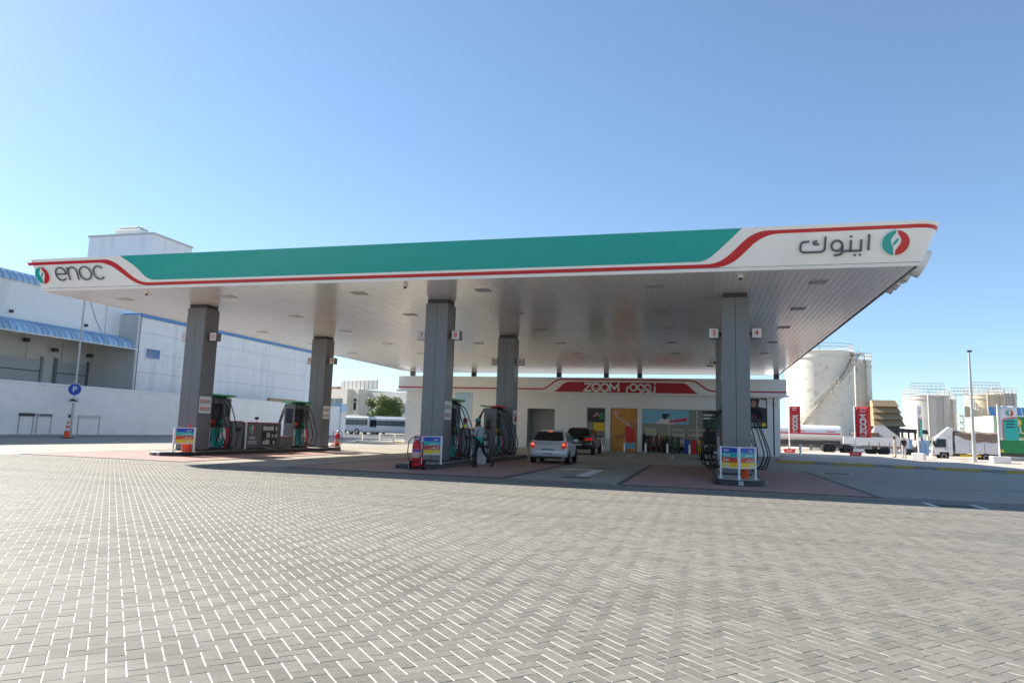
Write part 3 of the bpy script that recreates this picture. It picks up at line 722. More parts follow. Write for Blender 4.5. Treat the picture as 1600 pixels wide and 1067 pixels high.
# ---- dispensers
def make_pump(red_half=False):
    t = thing('fuel_pump', '', 'fuel pump', (0, 0, 0))
    BX(-.33, .33, -.72, .72, 0, .10, .01).build('plinth', 'island_black', t)
    BX(-.30, .30, -.70, .70, .10, .98, .015).build('lower_cabinet', 'pump_grey', t)
    BX(-.17, .17, -.66, .30, .98, 2.26).build('hose_bay', 'black', t, smooth=0)
    BX(-.30, .30, .24, .70, .985, 2.26, .015).build('tall_housing', 'pump_grey', t)
    BX(-.30, .30, -.70, -.62, .985, 2.26, .01).build('end_panel', 'pump_grey', t)
    BX(-.20, .20, -.712, -.70, 1.25, 2.0, .003).build('slot_window', 'screen', t)
    BX(-.31, .31, -.66, .28, 2.02, 2.262, .01).build('header', 'pump_grey', t)
    for s_ in (-1, 1):
        lid = MB(); a, b_ = (0, .46) if s_ > 0 else (-.46, 0)
        i0 = .30*s_
        v = [(0, -.78, 2.27), (.46*s_, -.80, 2.33), (.46*s_, .80, 2.33), (0, .78, 2.27), (0, -.78, 2.36), (.46*s_, -.80, 2.40), (.46*s_, .80, 2.40), (0, .78, 2.36)]
        lid.add(v, [(0, 1, 2, 3), (4, 5, 6, 7), (0, 1, 5, 4), (2, 3, 7, 6), (1, 2, 6, 5)]).build('lid', 'bright_red' if (red_half and s_ > 0) else 'green_lid', t, smooth=0)
        X = s_*.302
        def SF(u, z, d, s_=s_): return (s_*(.301+d), u, z)
        MB().prism([(-.68, .12), (.68, .12), (.68, .96), (-.68, .96)], SF, 0, .004).build('front_sheet', 'white_paint', t, smooth=0)
        MB().prism([(-.40, .12), (.25, .12)] + arc(.0, .5, .5, -20, 62, 8, ry=.5)[:0] + [(.38, .3), (.30, .62), (.12, .96), (-.42, .96), (-.52, .6)], SF, .004, .008).build('green_print', 'green', t, smooth=0)
        MB().prism([(.34, .12), (.68, .12), (.68, .96), (.42, .96), (.52, .62), (.46, .32)], SF, .004, .008).build('red_print', 'bright_red', t, smooth=0)
        MB().prism([(.02, .42), (.12, .35), (.26, .62), (.30, .9), (.14, .78)], SF, .008, .011).build('flame_print', 'white_paint', t, smooth=0)
        BX(min(s_*.17, s_*.20), max(s_*.17, s_*.20), -.45, .12, 1.58, 1.86, .005).build('display', 'screen', t)
        BX(min(s_*.30, s_*.312), max(s_*.30, s_*.312), .32, .62, 1.45, 1.95, .004).build('side_display', 'clad_dark', t)
        for k, m in enumerate(('yellow', 'bright_red', 'black', 'green_lid')):
            y = -.55+.235*k
            nz = MB(); nz.box(min(s_*.19, s_*.31), max(s_*.19, s_*.31), y-.045, y+.045, 1.12, 1.30, .015)
            nz.tube([(s_*.27, y, 1.14), (s_*.30, y, 1.05), (s_*.29, y, .98)], [.02, .016, .012], 8)
            nz.tube([(s_*.30, y, 1.28), (s_*.36, y, 1.22), (s_*.34, y, 1.14)], .010, 6)
            nz.build('nozzle', m, t)
            # hose: from the header, out, down in a loop and back to its nozzle
            y1 = y+random.uniform(-.05, .05); o_ = .72+.15*k+random.uniform(-.05, .05); lo = .10+.14*random.random()
            ctrl = [(s_*.22, y1, 2.22), (s_*.34, y1-.02, 2.24), (s_*(o_*.60), y1-.04, 2.02), (s_*o_*.86, y1-.05, 1.35), (s_*(o_+.04), y1-.04, .72), (s_*o_*.99, y1-.02, lo+.26), (s_*(o_-.10), y1+.01, lo+.05), (s_*(o_*.66), y1+.03, lo), (s_*(o_*.5), y1+.03, lo+.14), (s_*.38, y1+.02, .60), (s_*.345, y, .98), (s_*.30, y, 1.24)]
            pts = []
            C_ = [Vector(c) for c in ctrl]; C_ = [C_[0]] + C_ + [C_[-1]]
            for q in range(1, len(C_)-2):
                for u in np.linspace(0, 1, 7)[:-1]:
                    p0, p1, p2, p3 = C_[q-1:q+3]
                    pts.append(.5*((2*p1)+(p2-p0)*u+(2*p0-5*p1+4*p2-p3)*u*u+(3*p1-p0-3*p2+p3)*u**3))
            pts.append(C_[-1])
            MB().tube(pts, .021, 7).build('hose', 'rubber', t)
    return t
pu = make_pump(); pr_ = None
PL = {(0, 0): 'grey fuel pump behind the head-on column, black hoses showing both sides', (0, 1): 'grey fuel pump at the rear end of the rightmost island',
      (1, 0): 'grey green-lidded fuel pump beside the walking attendant', (2, 0): 'grey green-lidded fuel pump touching the sunlit left column, green and red lower panel',
      (2, 1): 'grey green-lidded fuel pump beyond the oil cabinet'}
for k, X in enumerate(ISL):
    for j_, Y in ((0, 26.08), (1, 32.55)):
        if (k, j_) == (1, 1):
            p2 = make_pump(True); p2.location = (X, Y, .16); p2['label'] = 'grey fuel pump with a lid half green and half red, beside the silver car'; p2['group'] = 'fuel pumps'
        elif (k, j_) == (0, 0): pu.location = (X, Y, .16); pu['label'] = PL[0, 0]; pu['group'] = 'fuel pumps'
        else: dup(pu, (X, Y, .16), 0, PL[k, j_], 'fuel pumps')
# ---- low cabinets between the pumps
def make_cabinet(X, lab, lab2):
    t = thing('oil_display_cabinet', lab, 'cabinet', (X, 0, .16), 0, 'cabinets between the pumps')
    BX(-.50, .50, 27.72, 30.35, .04, 1.22, .03).build('carcass', 'pump_grey', t)
    BX(-.506, .506, 27.71, 30.36, 1.215, 1.255, .008).build('red_edge', 'red', t)
    for s_ in (-1, 1):
        for y in (27.70, 30.38): BX(s_*.5-.03, s_*.5+.03, y-.03, y+.03, 0, 1.24, .006).build('corner_post', 'white_paint' if y < 28 else 'clad', t)
    def CF(u, z, d): return (.501+d, u, z)
    def CB(u, z, d): return (-.501-d, -u+58.07, z)
    def CY(u, z, d): return (u, 27.719-d, z)
    for fn, u0 in ((CF, 27.85), (CB, 27.85)):
        logo(t, fn, u0+.32, .92, .17, .006, 'logo')
        enoc(t, fn, u0+.10, .26, .13, .022, .001, .006, 'white_paint')
        arabic(t, fn, u0+.12, .50, .10, .020, .001, .006, 'white_paint')
        for r_ in range(3):
            z = .20+.33*r_
            MB().prism([(u0+1.05, z), (u0+2.25, z), (u0+2.25, z+.27), (u0+1.05, z+.27)], fn, .0, .003).build('shelf_opening', 'black', t, smooth=0)
            b = MB(); b2 = MB()
            for q in range(8):
                u = u0+1.12+q*.14; hgt = random.uniform(.14, .2)
                (b if random.random() < .6 else b2).prism([(u, z+.02), (u+.09, z+.02), (u+.09, z+.02+hgt), (u+.06, z+.04+hgt), (u+.03, z+.04+hgt), (u, z+.02+hgt)], fn, .004, .05)
            b.build('oil_bottles', 'sign_face', t, smooth=0, kind='stuff'); b2.build('oil_bottles', 'goods_dark', t, smooth=0, kind='stuff')
            MB().prism([(u0+1.03, z-.01), (u0+2.27, z-.01), (u0+2.27, z+.015), (u0+1.03, z+.015)], fn, .003, .07).build('shelf', 'black', t, smooth=0)
    logo(t, CY, .0, .9, .17, .006, 'logo'); enoc(t, CY, -.30, .26, .13, .022, .001, .006, 'white_paint'); arabic(t, CY, -.27, .50, .10, .020, .001, .006, 'white_paint')
    c_ = thing('low_unit', lab2, 'unit', (X, 0, .16), 0, 'low grey units on the islands')
    BX(-.42, .42, 30.5, 31.7, .02, .60, .03).build('box', 'pump_grey', c_); BX(-.425, .425, 30.49, 31.71, .50, .53).build('red_line', 'red', c_, smooth=0)
    d_ = thing('side_unit', lab2.replace('before the rear pump', 'behind the front pump').replace('low', 'tall'), 'unit', (X, 0, .16), 0, 'tall grey units on the islands')
    BX(-.44, .44, 26.86, 27.55, .02, 1.26, .02).build('box', 'pump_grey', d_); BX(-.445, .445, 26.85, 27.56, 1.255, 1.285, .006).build('red_edge', 'red', d_)
    BX(.441, .447, 27.0, 27.4, .8, 1.0).build('vent', 'black', d_, smooth=0)
make_cabinet(ISL[2], 'long grey cabinet with emblem and oil bottle shelves on the sunlit island', 'low grey unit before the rear pump of the left island')
make_cabinet(ISL[1], 'grey cabinet with emblem and white lettering behind the walking attendant', 'low grey unit before the rear pump of the middle island')
make_cabinet(ISL[0], 'grey cabinet behind the front pump of the rightmost island', 'low grey unit before the rear pump of the right island')
# small items
t = thing('card_reader', 'small steel reader box on top of the oil cabinet', 'box', (ISL[2]+.3, 28.7, 1.42)); MB().cyl((0, 0, 0), (0, 0, .14), .03, n=10).build('stem', 'steel', t); BX(-.06, .06, -.1, .1, .12, .24, .02).build('head', 'black', t)
# notices pasted on the columns
def notice(X, Y, z0, z1, nm, face='x'):
    t = thing('safety_notice', 'white paper notice with rows of small signs on the %s' % nm, 'notice', (X, Y, 0), 0, 'notices on the columns')
    BX(0, .004, .08, .80, z0, z1).build('sheet', 'paper', t, smooth=0)
    for r_ in range(2):
        for k in range(5):
            y = .17+.125*k; z = z1-.18-(z1-z0)*.45*r_
            MB().cyl((.004, y, z), (.008, y, z), .042, n=14).build('symbol', 'bright_red' if k < 4 else 'letter_grey', t)
            BX(.004, .007, y-.045, y+.045, z-.10, z-.06).build('caption', 'letter_grey', t, smooth=0)
for X, nm in ((-20.57, 'left'), (-9.72, 'middle')):
    for Y, fr in ((24.44, 'front'), (34.3, 'rear')): notice(X+.451, Y, 1.72, 2.42, '%s column of the %s island' % (fr, nm))
# wheeled fire extinguishers
def make_ext(loc, rz, lab):
    t = thing('wheeled_fire_extinguisher', lab, 'extinguisher', loc, rz, 'wheeled fire extinguishers')
    MB().lathe([(.02, .12), (.13, .13), (.155, .18), (.155, .78), (.13, .87), (.07, .93), (.04, .95), (.04, 1.0), (0, 1.0)], 24).build('cylinder', 'bright_red', t)
    MB().lathe([(.157, .40), (.157, .66)], 24).build('paper_band', 'poster_pink', t); 
    MB().lathe([(.158, .60), (.158, .655)], 24).build('blue_band', 'band_blue', t)
    v_ = BX(-.05, .05, -.03, .03, .99, 1.08, .01); v_.cyl((0, 0, 1.0), (.09, 0, 1.06), .015, n=8); v_.build('valve', 'steel', t)
    fr = MB(); fr.tube([(-.16, .17, .10), (-.16, .19, .9), (-.12, .22, 1.12), (.12, .22, 1.12), (.16, .19, .9), (.16, .17, .10)], .016, 8); fr.tube([(-.2, .15, .13), (.2, .15, .13)], .014, 8); fr.tube([(-.12, -.10, .02), (-.12, .15, .12)], .014, 6); fr.tube([(.12, -.10, .02), (.12, .15, .12)], .014, 6); fr.build('trolley_frame', 'bright_red', t)
    for s_ in (-1, 1):
        w_ = MB().lathe([(.06, -.03), (.13, -.03), (.145, -.015), (.145, .015), (.13, .03), (.06, .03)], 20, (s_*.23, .15, .145), 'x').build('wheel', 'tyre', t)
        MB().lathe([(.0, -.034), (.065, -.034), (.065, .034), (0, .034)], 14, (s_*.23, .15, .145), 'x').build('hub', 'bright_red', w_)
    MB().tube([(.05, -.02, 1.04), (-.10, -.10, 1.08), (-.25, -.12, .95), (-.28, -.13, .6), (-.24, -.15, .34), (-.08, -.20, .26), (.10, -.20, .30), (.22, -.16, .5), (.24, -.12, .8), (.18, -.10, .92)], .017, 8).build('hose', 'rubber', t)
    return t
make_ext((-9.16, 21.80, .006), .15, 'red wheeled fire extinguisher in front of the middle guard panels')
make_ext((-20.25, 36.4, 0), 2.6, 'red wheeled fire extinguisher standing past the rear end of the left island')
t = thing('concrete_block', 'pale concrete block under the extinguisher at the left island end', 'block', (-20.4, 36.1, 0)); BX(-.4, .4, -.0, .3, 0, .22, .02).build('block', 'concrete_pale', t)
t = thing('white_bin', 'pale waste bin beside the feet of the walking attendant', 'bin', (-8.55, 26.9, 0)); BX(-.19, .19, -.19, .19, .008, .62, .03).build('body', 'concrete_pale', t); BX(-.2, .2, -.2, .2, .6, .66, .02).build('rim', 'sign_face', t)
t = thing('white_bin', 'pale waste bin between the middle island end and the silver car', 'bin', (-8.45, 35.6, 0)); BX(-.2, .2, -.2, .2, .0, .75, .03).build('body', 'concrete_pale', t); BX(-.21, .21, -.21, .21, .73, .8, .02).build('rim', 'sign_face', t)
t = thing('fire_alarm_box', 'small red box on the rear column of the middle island', 'alarm box', (-9.72+.45, 34.8, 2.0)); BX(0, .1, -.09, .09, -.11, .11, .01).build('box', 'bright_red', t); BX(.1, .106, -.05, .05, -.05, .05).build('glass', 'paper', t, smooth=0)
# ================================================================== shop
SY = 56.6                                   # wall plane
KX = SY/55.0
def sx(x): return x*KX
def sz(z): return 1.4+(z-1.4)*KX
shop = thing('convenience_shop', 'long white shop under the canopy with red lettered fascia and posters', 'shop', (0, 0, 0))
XL, XR = sx(-24.3), sx(5.62); ZT = sz(4.62)
op = [(sx(-13.64), sx(-11.35), 0, sz(3.2)), (sx(-8.77), sx(-7.30), 0, sz(3.4)), (sx(-6.89), sx(-4.80), 0, sz(3.39)), (sx(-4.46), sx(1.75), 0, sz(3.39))]
wb = MB(); x = XL
for a, b, z0, z1 in op:
    wb.box(x, a, SY, SY+.25, 0, ZT); wb.box(a, b, SY, SY+.25, z1, ZT); x = b
wb.box(x, XR, SY, SY+.25, 0, ZT)
wb.build('front_wall', 'store_wall', shop, smooth=0)
BX(XL, XL+.25, SY+.25, SY+12, 0, ZT).build('side_wall', 'store_wall', shop, smooth=0)
BX(XR-.25, XR, SY+.25, SY+12, 0, ZT).build('side_wall', 'store_wall', shop, smooth=0)
BX(XL, XR, SY+12, SY+12.25, 0, ZT).build('rear_wall', 'store_wall', shop, smooth=0)
BX(XL-.1, XR+.1, SY-.1, SY+12.3, ZT+.02, ZT+.55).build('roof', 'roof_grey', shop, smooth=0)
BX(XL+.25, XR-.25, SY+4.0, SY+4.1, 0, ZT).build('inner_wall', 'interior', shop, smooth=0)
BX(XL+.25, XR-.25, SY+.25, SY+4.0, .0, .02).build('shop_floor', 'interior', shop, smooth=0)
# fascia board
FY = SY-.40; kf = FY/55.0
fx = lambda x: x*kf
fz = lambda z: 1.4+(z-1.4)*kf
f0, f1, fz0, fz1 = fx(-25.1), fx(6.12), fz(4.52), fz(5.76)
BX(f0, f1, FY, FY+.5, fz0, fz1, .015).build('fascia', 'store_wall', shop)
BX(f0, f0+.5, FY+.5, SY+12.3, fz0, fz1, .015).build('fascia', 'store_wall', shop); BX(f1-.5, f1, FY+.5, SY+12.3, fz0, fz1, .015).build('fascia', 'store_wall', shop)
BX(f0-.14, f1+.14, FY-.10, FY+.05, fz0-.10, fz0+.06, .01).build('fascia_lip', 'white_paint', shop)
def SFn(x, z, d): return (fx(x), FY-d, fz(z))
rp = roundpoly([(-11.9, 4.60), (-11.35, 4.62), (-10.55, 5.40), (-9, 5.42)], .35, 6)
rq = roundpoly([(-2.5, 5.42), (-1.15, 5.40), (-.35, 4.62), (.1, 4.60)], .35, 6)
MB().prism([(-11.5, 4.60)] + rp[2:-1] + rq[1:-2] + [(-.2, 4.60)], SFn, .0, .03).build('red_sign_band', 'store_red', shop, smooth=0)
up = roundpoly([(-25.1, 4.80), (-12.2, 4.80), (-11.2, 5.60), (-.5, 5.60), (.6, 4.80), (6.12, 4.80)], .4, 6)
MB().ribbon(up, .11, SFn, 0, .02).build('red_stripe', 'store_red', shop, smooth=0)
def lt(name, pts, wd, closed=False, m='white_paint'): return MB().ribbon(pts, wd, SFn, .03, .11, closed=closed).build(name, m, shop, smooth=0)
# Z O O M
lt('letter', [(-8.98, 5.27), (-8.46, 5.27), (-8.98, 4.71), (-8.44, 4.71)], .165)
lt('letter', arc(-8.05, 4.99, .30, 0, 350, 26), .17, True); lt('letter_smile', arc(-8.05, 5.03, .15, 205, 335, 10), .05)
lt('letter', arc(-7.36, 4.99, .30, 0, 350, 26), .17, True)
lt('letter', [(-6.92, 4.66), (-6.92, 5.28), (-6.60, 4.86), (-6.28, 5.28), (-6.28, 4.66)], .165)
# the Arabic word
lt('letter', arc(-5.12, 5.02, .25, 0, 350, 24), .125, True); lt('letter', roundpoly([(-5.36, 5.10), (-5.62, 5.0), (-5.62, 4.62)], .15), .125)
lt('letter', arc(-4.55, 5.02, .22, 0, 350, 22), .125, True); lt('letter', roundpoly([(-4.33, 5.02), (-4.33, 4.66), (-4.62, 4.60)], .2), .125)
lt('letter', arc(-4.02, 5.02, .22, 0, 350, 22), .125, True); lt('letter_smile', arc(-4.02, 5.04, .10, 200, 340, 8), .035); lt('letter', roundpoly([(-3.80, 5.02), (-3.80, 4.66), (-4.10, 4.60)], .2), .125)
lt('letter', roundpoly([(-3.48, 5.16), (-3.48, 4.64), (-3.72, 4.58)], .18), .125); MB().prism(arc(-3.48, 5.32, .07, 0, 330, 11), SFn, .03, .11).build('letter_dot', 'white_paint', shop, smooth=0)
# dark door recess
a, b, z0, z1 = op[0]
BX(a, a+.06, SY+.02, SY+1.6, 0, z1-.01).build('recess_wall', 'interior', shop, smooth=0); BX(b-.06, b, SY+.25, SY+1.6, 0, z1-.01).build('recess_wall', 'interior', shop, smooth=0)
d = BX(a+.06, b-.06, SY+1.6, SY+1.66, 0, z1).build('double_door', 'shutter', shop, smooth=0)
for k in range(6): BX(a+.2+k*.34, a+.24+k*.34, SY+1.57, SY+1.6, .1, z1-.1).build('door_rib', 'galv', d, smooth=0)
# glazing: frames and panes
def glaze(a, b, z0, z1, n, pane='glass_dark', y=SY+.10):
    for k in range(n):
        x0, x1 = a+(b-a)*k/n, a+(b-a)*(k+1)/n
        f = BX(x0, x0+.05, y-.03, y+.03, z0, z1); f.box(x1-.05, x1, y-.03, y+.03, z0, z1); f.box(x0+.05, x1-.05, y-.03, y+.03, z1-.05, z1); f.box(x0+.05, x1-.05, y-.03, y+.03, z0, z0+.08)
        fr = f.build('window_frame', 'galv', shop, smooth=0)
        BX(x0+.05, x1-.05, y-.006, y+.006, z0+.08, z1-.05).build('pane', M['clear'], fr, smooth=0)
m_ = bpy.data.materials.new('clear'); m_.use_nodes = True; M['clear'] = m_
_b = m_.node_tree.nodes['Principled BSDF']; _b.inputs['Transmission Weight'].default_value = 1.0; _b.inputs['Roughness'].default_value = 0.0; _b.inputs['IOR'].default_value = 1.05
_b.inputs['Base Color'].default_value = (.86, .89, .88, 1); _b.inputs['Coat Weight'].default_value = .6; _b.inputs['Coat Roughness'].default_value = .02
glaze(op[1][0], op[1][1], 0, op[1][3], 1); glaze(op[3][0], op[3][1], 0, op[3][3], 3)
# posters on the front
def poster(name, lab, x0, x1, z0, z1, m, Y=SY-.03):
    t = thing(name, lab, 'poster', (0, Y, 0), 0); BX(x0, x1, -.0, .02, z0, z1).build('sheet', m, t, smooth=0); return t
PF = lambda x, z, d: (x, -d, z)
t = poster('wall_poster', 'tall orange poster with an outstretched arm beside the shop window', sx(-6.85), sx(-4.84), .02, sz(3.36), 'poster_orange', SY+.05)
o = MB().ribbon([(sx(-6.5), 2.9), (sx(-6.1), 2.55), (sx(-5.6), 2.25), (sx(-5.35), 1.9)], .22, PF, .0, .004); o.build('arm_print', 'poster_pink', t, smooth=0)
MB().prism(arc(sx(-6.48), 2.95, .18, 0, 330, 11), PF, .004, .006).build('hand_print', 'poster_pink', t, smooth=0)
MB().prism([(sx(-5.7), 2.1), (sx(-5.0), 1.75), (sx(-4.95), .75), (sx(-5.6), .7), (sx(-5.75), 1.3)], PF, .0, .005).build('clothes_print', 'bright_red', t, smooth=0)
MB().prism(arc(sx(-5.2), 2.1, .2, 0, 330, 12, ry=.26), PF, .006, .008).build('head_print', 'poster_skin', t, smooth=0)
MB().prism([(sx(-5.9), .25), (sx(-4.95), .2), (sx(-4.95), .7), (sx(-5.7), .72)], PF, .006, .008).build('blue_print', 'poster_blue', t, smooth=0)
MB().prism([(sx(-6.7), 3.05), (sx(-6.2), 3.05), (sx(-6.2), 3.2), (sx(-6.7), 3.2)], PF, .001, .003).build('title_print', 'poster_pink', t, smooth=0)
for k in range(4): MB().ribbon([(sx(-6.5), .95+.08*k), (sx(-5.75), 1.12+.08*k)], .03, PF, .001, .003).build('text_line_print', 'goods_dark', t, smooth=0)
t = poster('window_poster', 'wide blue poster of a capped man with a red panel in the shop window', sx(-4.40), sx(-.93), sz(2.25), sz(3.33), 'poster_blue', SY+.05)
MB().prism([(sx(-3.5), sz(2.25)), (sx(-1.9), sz(2.25)), (sx(-2.2), sz(2.5)), (sx(-2.6), sz(2.68)), (sx(-2.9), sz(2.68)), (sx(-3.2), sz(2.5))], PF, 0, .004).build('shirt_print', 'paper', t, smooth=0)
MB().prism(arc(sx(-2.72), sz(2.8), .2, 0, 330, 12, ry=.22), PF, .004, .006).build('face_print', 'poster_dark', t, smooth=0)
MB().prism([(sx(-2.95), sz(2.9)), (sx(-2.3), sz(2.86)), (sx(-2.35), sz(3.0)), (sx(-2.9), sz(3.05))], PF, .006, .008).build('cap_print', 'black', t, smooth=0)
MB().prism([(sx(-2.3), sz(2.35)), (sx(-1.05), sz(2.5)), (sx(-1.05), sz(2.75)), (sx(-2.4), sz(2.5))], PF, .004, .008).build('red_panel_print', 'bright_red', t, smooth=0)
t = poster('wall_poster', 'dark poster with a face, red word and yellow emblem right of the shop window', sx(3.35), sx(4.72), sz(2.1), sz(4.33), 'poster_dark')
MB().prism(arc(sx(3.78), sz(3.9), .2, 0, 330, 14, ry=.28), PF, 0, .004).build('face_print', 'poster_skin', t, smooth=0)
MB().prism([(sx(3.45), sz(2.9)), (sx(4.4), sz(2.8)), (sx(4.3), sz(3.4)), (sx(4.0), sz(3.62)), (sx(3.6), sz(3.6))], PF, .0, .003).build('shoulders_print', 'trousers', t, smooth=0)
MB().prism([(sx(4.1), sz(3.7)), (sx(4.65), sz(3.6)), (sx(4.65), sz(4.2)), (sx(4.2), sz(4.25))], PF, .0, .002).build('backdrop_print', 'sign_face', t, smooth=0)
MB().prism([(sx(3.45), sz(2.88)), (sx(3.95), sz(2.88)), (sx(3.95), sz(3.02)), (sx(3.45), sz(3.02))], PF, .004, .006).build('word_print', 'bright_red', t, smooth=0)
MB().prism(arc(sx(4.48), sz(2.38), .16, 0, 330, 11), PF, 0, .004).build('emblem_print', 'yellow', t, smooth=0)
for k in range(3): MB().ribbon([(sx(3.6), sz(2.28+.09*k)), (sx(4.25), sz(2.28+.09*k))], .035, PF, 0, .003).build('text_line_print', 'paper', t, smooth=0)
t = poster('window_poster', 'pale blue tall sheet on the shop wall behind the front fuel pump', sx(-19.9), sx(-18.35), sz(.9), sz(4.4), 'poster_sky')
MB().ribbon([(sx(-18.45), sz(.9)), (sx(-18.45), sz(4.4))], .12, PF, 0, .02).build('edge_strip', 'paper', t, smooth=0)
t = poster('window_poster', 'black poster with white and red stripes above a yellow panel in the narrow shop window', op[1][0]+.06, op[1][1]-.06, sz(2.25), sz(3.3), 'poster_dark', SY+.05)
for k in range(5): MB().ribbon([(sx(-8.3+.16*k), sz(2.7)), (sx(-8.05+.16*k), sz(3.0))], .06, PF, 0, .004).build('stripe_print', 'paper' if k % 2 else 'bright_red', t, smooth=0)
MB().prism([(sx(-7.75), sz(2.5)), (sx(-7.40), sz(2.5)), (sx(-7.40), sz(3.0)), (sx(-7.75), sz(3.0))], PF, .004, .007).build('green_print', 'shop_green', t, smooth=0)
t = poster('window_poster', 'yellow panel low in the narrow shop window behind the black car', sx(-8.2), op[1][1]-.06, sz(1.6), sz(2.2), 'yellow', SY+.05)
t = poster('window_poster', 'green and black poster with white lettering at the right of the shop window', sx(.1), sx(1.7), sz(2.0), sz(3.3), 'poster_dark', SY+.05)
MB().prism([(sx(.5), sz(2.05)), (sx(1.2), sz(2.05)), (sx(1.2), sz(2.6)), (sx(.5), sz(2.6))], PF, 0, .004).build('green_print', 'shop_green', t, smooth=0)
for k in range(2): MB().ribbon([(sx(-.2+.35), sz(2.75+.25*k)), (sx(1.4), sz(2.75+.25*k))], .12, PF, 0, .004).build('text_line_print', 'paper', t, smooth=0)
# shelves and goods inside the window
for k, (x0, x1, m, lab) in enumerate(((-4.3, -3.5, 'sign_face', 'pale shelf unit'), (-3.3, -2.4, 'goods_dark', 'dark shelf unit'), (-2.2, -1.3, 'sign_face', 'grey shelf unit'), (-1.0, .6, 'cream', 'cream counter'))):
    t = thing('shop_shelf', '%s of goods inside the shop window' % lab, 'shelf', (sx(x0), SY+1.2+.3*k, .02)); wd = sx(x1)-sx(x0)
    BX(0, wd, 0, .5, 0, 1.9, .01).build('carcass', m, t)
    for r_ in range(4):
        bb = MB()
        for q in range(6): bb.box(.04+q*wd/6.4, .04+q*wd/6.4+wd/8, -.12, 0, .15+.45*r_, .15+.45*r_+random.uniform(.2, .34))
        bb.build('goods', ('goods_red', 'goods_green', 'goods_dark', 'yellow')[(r_+k) % 4], t, smooth=0, kind='stuff')
# gas bottle racks and crates in front of the window
def rack(x0, x1, m, lab):
    t = thing('bottle_rack', lab, 'rack', (sx(x0), SY-.65, 0)); wd = sx(x1)-sx(x0)
    f = MB()
    for a in (0, wd):
        for y in (0, .5): f.box(a-.02, a+.02, y-.02, y+.02, 0, 1.35)
    f.box(0, wd, 0, .5, .10, .13); f.box(0, wd, 0, .5, .70, .73); f.box(0, wd, 0, .5, 1.32, 1.35); f.build('frame', 'black', t, smooth=0)
    for z in (.13, .73):
        for k in range(3):
            x = wd*(k+.5)/3; MB().lathe([(.10, z), (.125, z+.03), (.125, z+.35), (.09, z+.44), (.05, z+.46), (.05, z+.54), (0, z+.54)], 14, (x, .25, 0)).build('gas_bottle', m, t)
rack(-3.95, -2.75, 'goods_red', 'black rack of dark red gas bottles before the shop window'); rack(-2.6, -1.6, 'goods_green', 'black rack of green gas bottles before the shop window')
for k, (x, m, c_) in enumerate(((-1.05, 'band_blue', 'blue'), (-.55, 'bright_red', 'red'), (-.05, 'yellow', 'yellow'))):
    t = thing('drinks_crate_stack', 'stack of %s drinks crates before the shop window' % c_, 'crates', (sx(x), SY-.5, 0))
    for q in range(4): BX(-.2, .2, -.17, .17, .01+q*.28, .27+q*.28, .02).build('crate', m, t)
t = thing('ice_chest', 'black chest freezer before the right end of the shop window', 'freezer', (sx(.95), SY-.5, 0)); BX(-.55, .55, -.3, .3, .05, .95, .03).build('body', 'black', t); BX(-.56, .56, -.31, .31, .95, 1.02, .02).build('lid', 'clad_dark', t); BX(-.2, -.05, -.306, -.3, .4, .6).build('emblem', 'paper', t, smooth=0)
t = thing('goods_counter', 'low counter with diagonal black and white stripes by the narrow shop window', 'counter', (sx(-7.9), SY-.5, 0)); BX(-.75, .75, -.22, .22, 0, 1.05, .01).build('body', 'paper', t)
for k in range(8): MB().ribbon([(-.72+.17*k, .05), (-.45+.17*k, 1.0)], .07, PF, .22, .224).build('stripe', 'black', t, smooth=0)
# wall bits
BX(sx(5.12), sx(5.22), SY-.004, SY, .1, ZT-.05).build('dark_slot', 'clad_dark', shop, smooth=0)
def wall_cam(x, z, lab):
    t = thing('wall_camera', lab, 'camera', (sx(x), SY, sz(z))); BX(-.04, .04, -.08, 0, -.04, .04).build('bracket', 'sign_face', t, smooth=0); MB().lathe([(.0, -.3), (.07, -.29), (.075, -.1), (.06, -.08), (0, -.08)], 14, (0, 0, 0), 'y').build('body', 'sign_face', t)
wall_cam(-4.02, 3.95, 'white wall camera above the shop window'); wall_cam(-9.9, 4.0, 'small dark wall camera above the shop door recess'); wall_cam(5.35, 3.9, 'wall camera by the dark slot at the shop right end'); wall_cam(-24.1, 3.6, 'white wall camera at the shop left corner')
# steel bollards
BLx = (-7.6, -5.85, -4.2, -2.55, -.9, 2.9)
BLn = ('beside the striped counter', 'before the orange poster', 'before the window beside the orange poster', 'before the green gas bottles', 'before the yellow crates', 'before the dark poster')
def bollard(x, y, lab, h=.75, z=0):
    t = thing('steel_bollard', lab, 'bollard', (x, y, z), 0, 'steel bollards')
    MB().lathe([(.085, 0), (.085, h-.03), (.07, h), (0, h+.005)], 18).build('tube', 'steel', t); MB().lathe([(.0865, h*.7), (.0865, h*.82)], 18).build('band', 'paper', t); MB().lathe([(.13, 0), (.13, .015), (.09, .02)], 18).build('flange', 'galv', t)
for x, n_ in zip(BLx, BLn): bollard(x, 55.5, 'steel bollard %s' % n_)
for x, n_ in ((-29.6, 'farthest from the shop left corner'), (-27.9, 'second from the shop left corner'), (-25.9, 'beside the shop left corner')): bollard(x, 57.6 if x < -27 else 56.4, 'steel bollard on the low kerb %s' % n_)
bollard(7.3, 57.5, 'steel bollard on the footpath beside the shop right end', .9, .13)
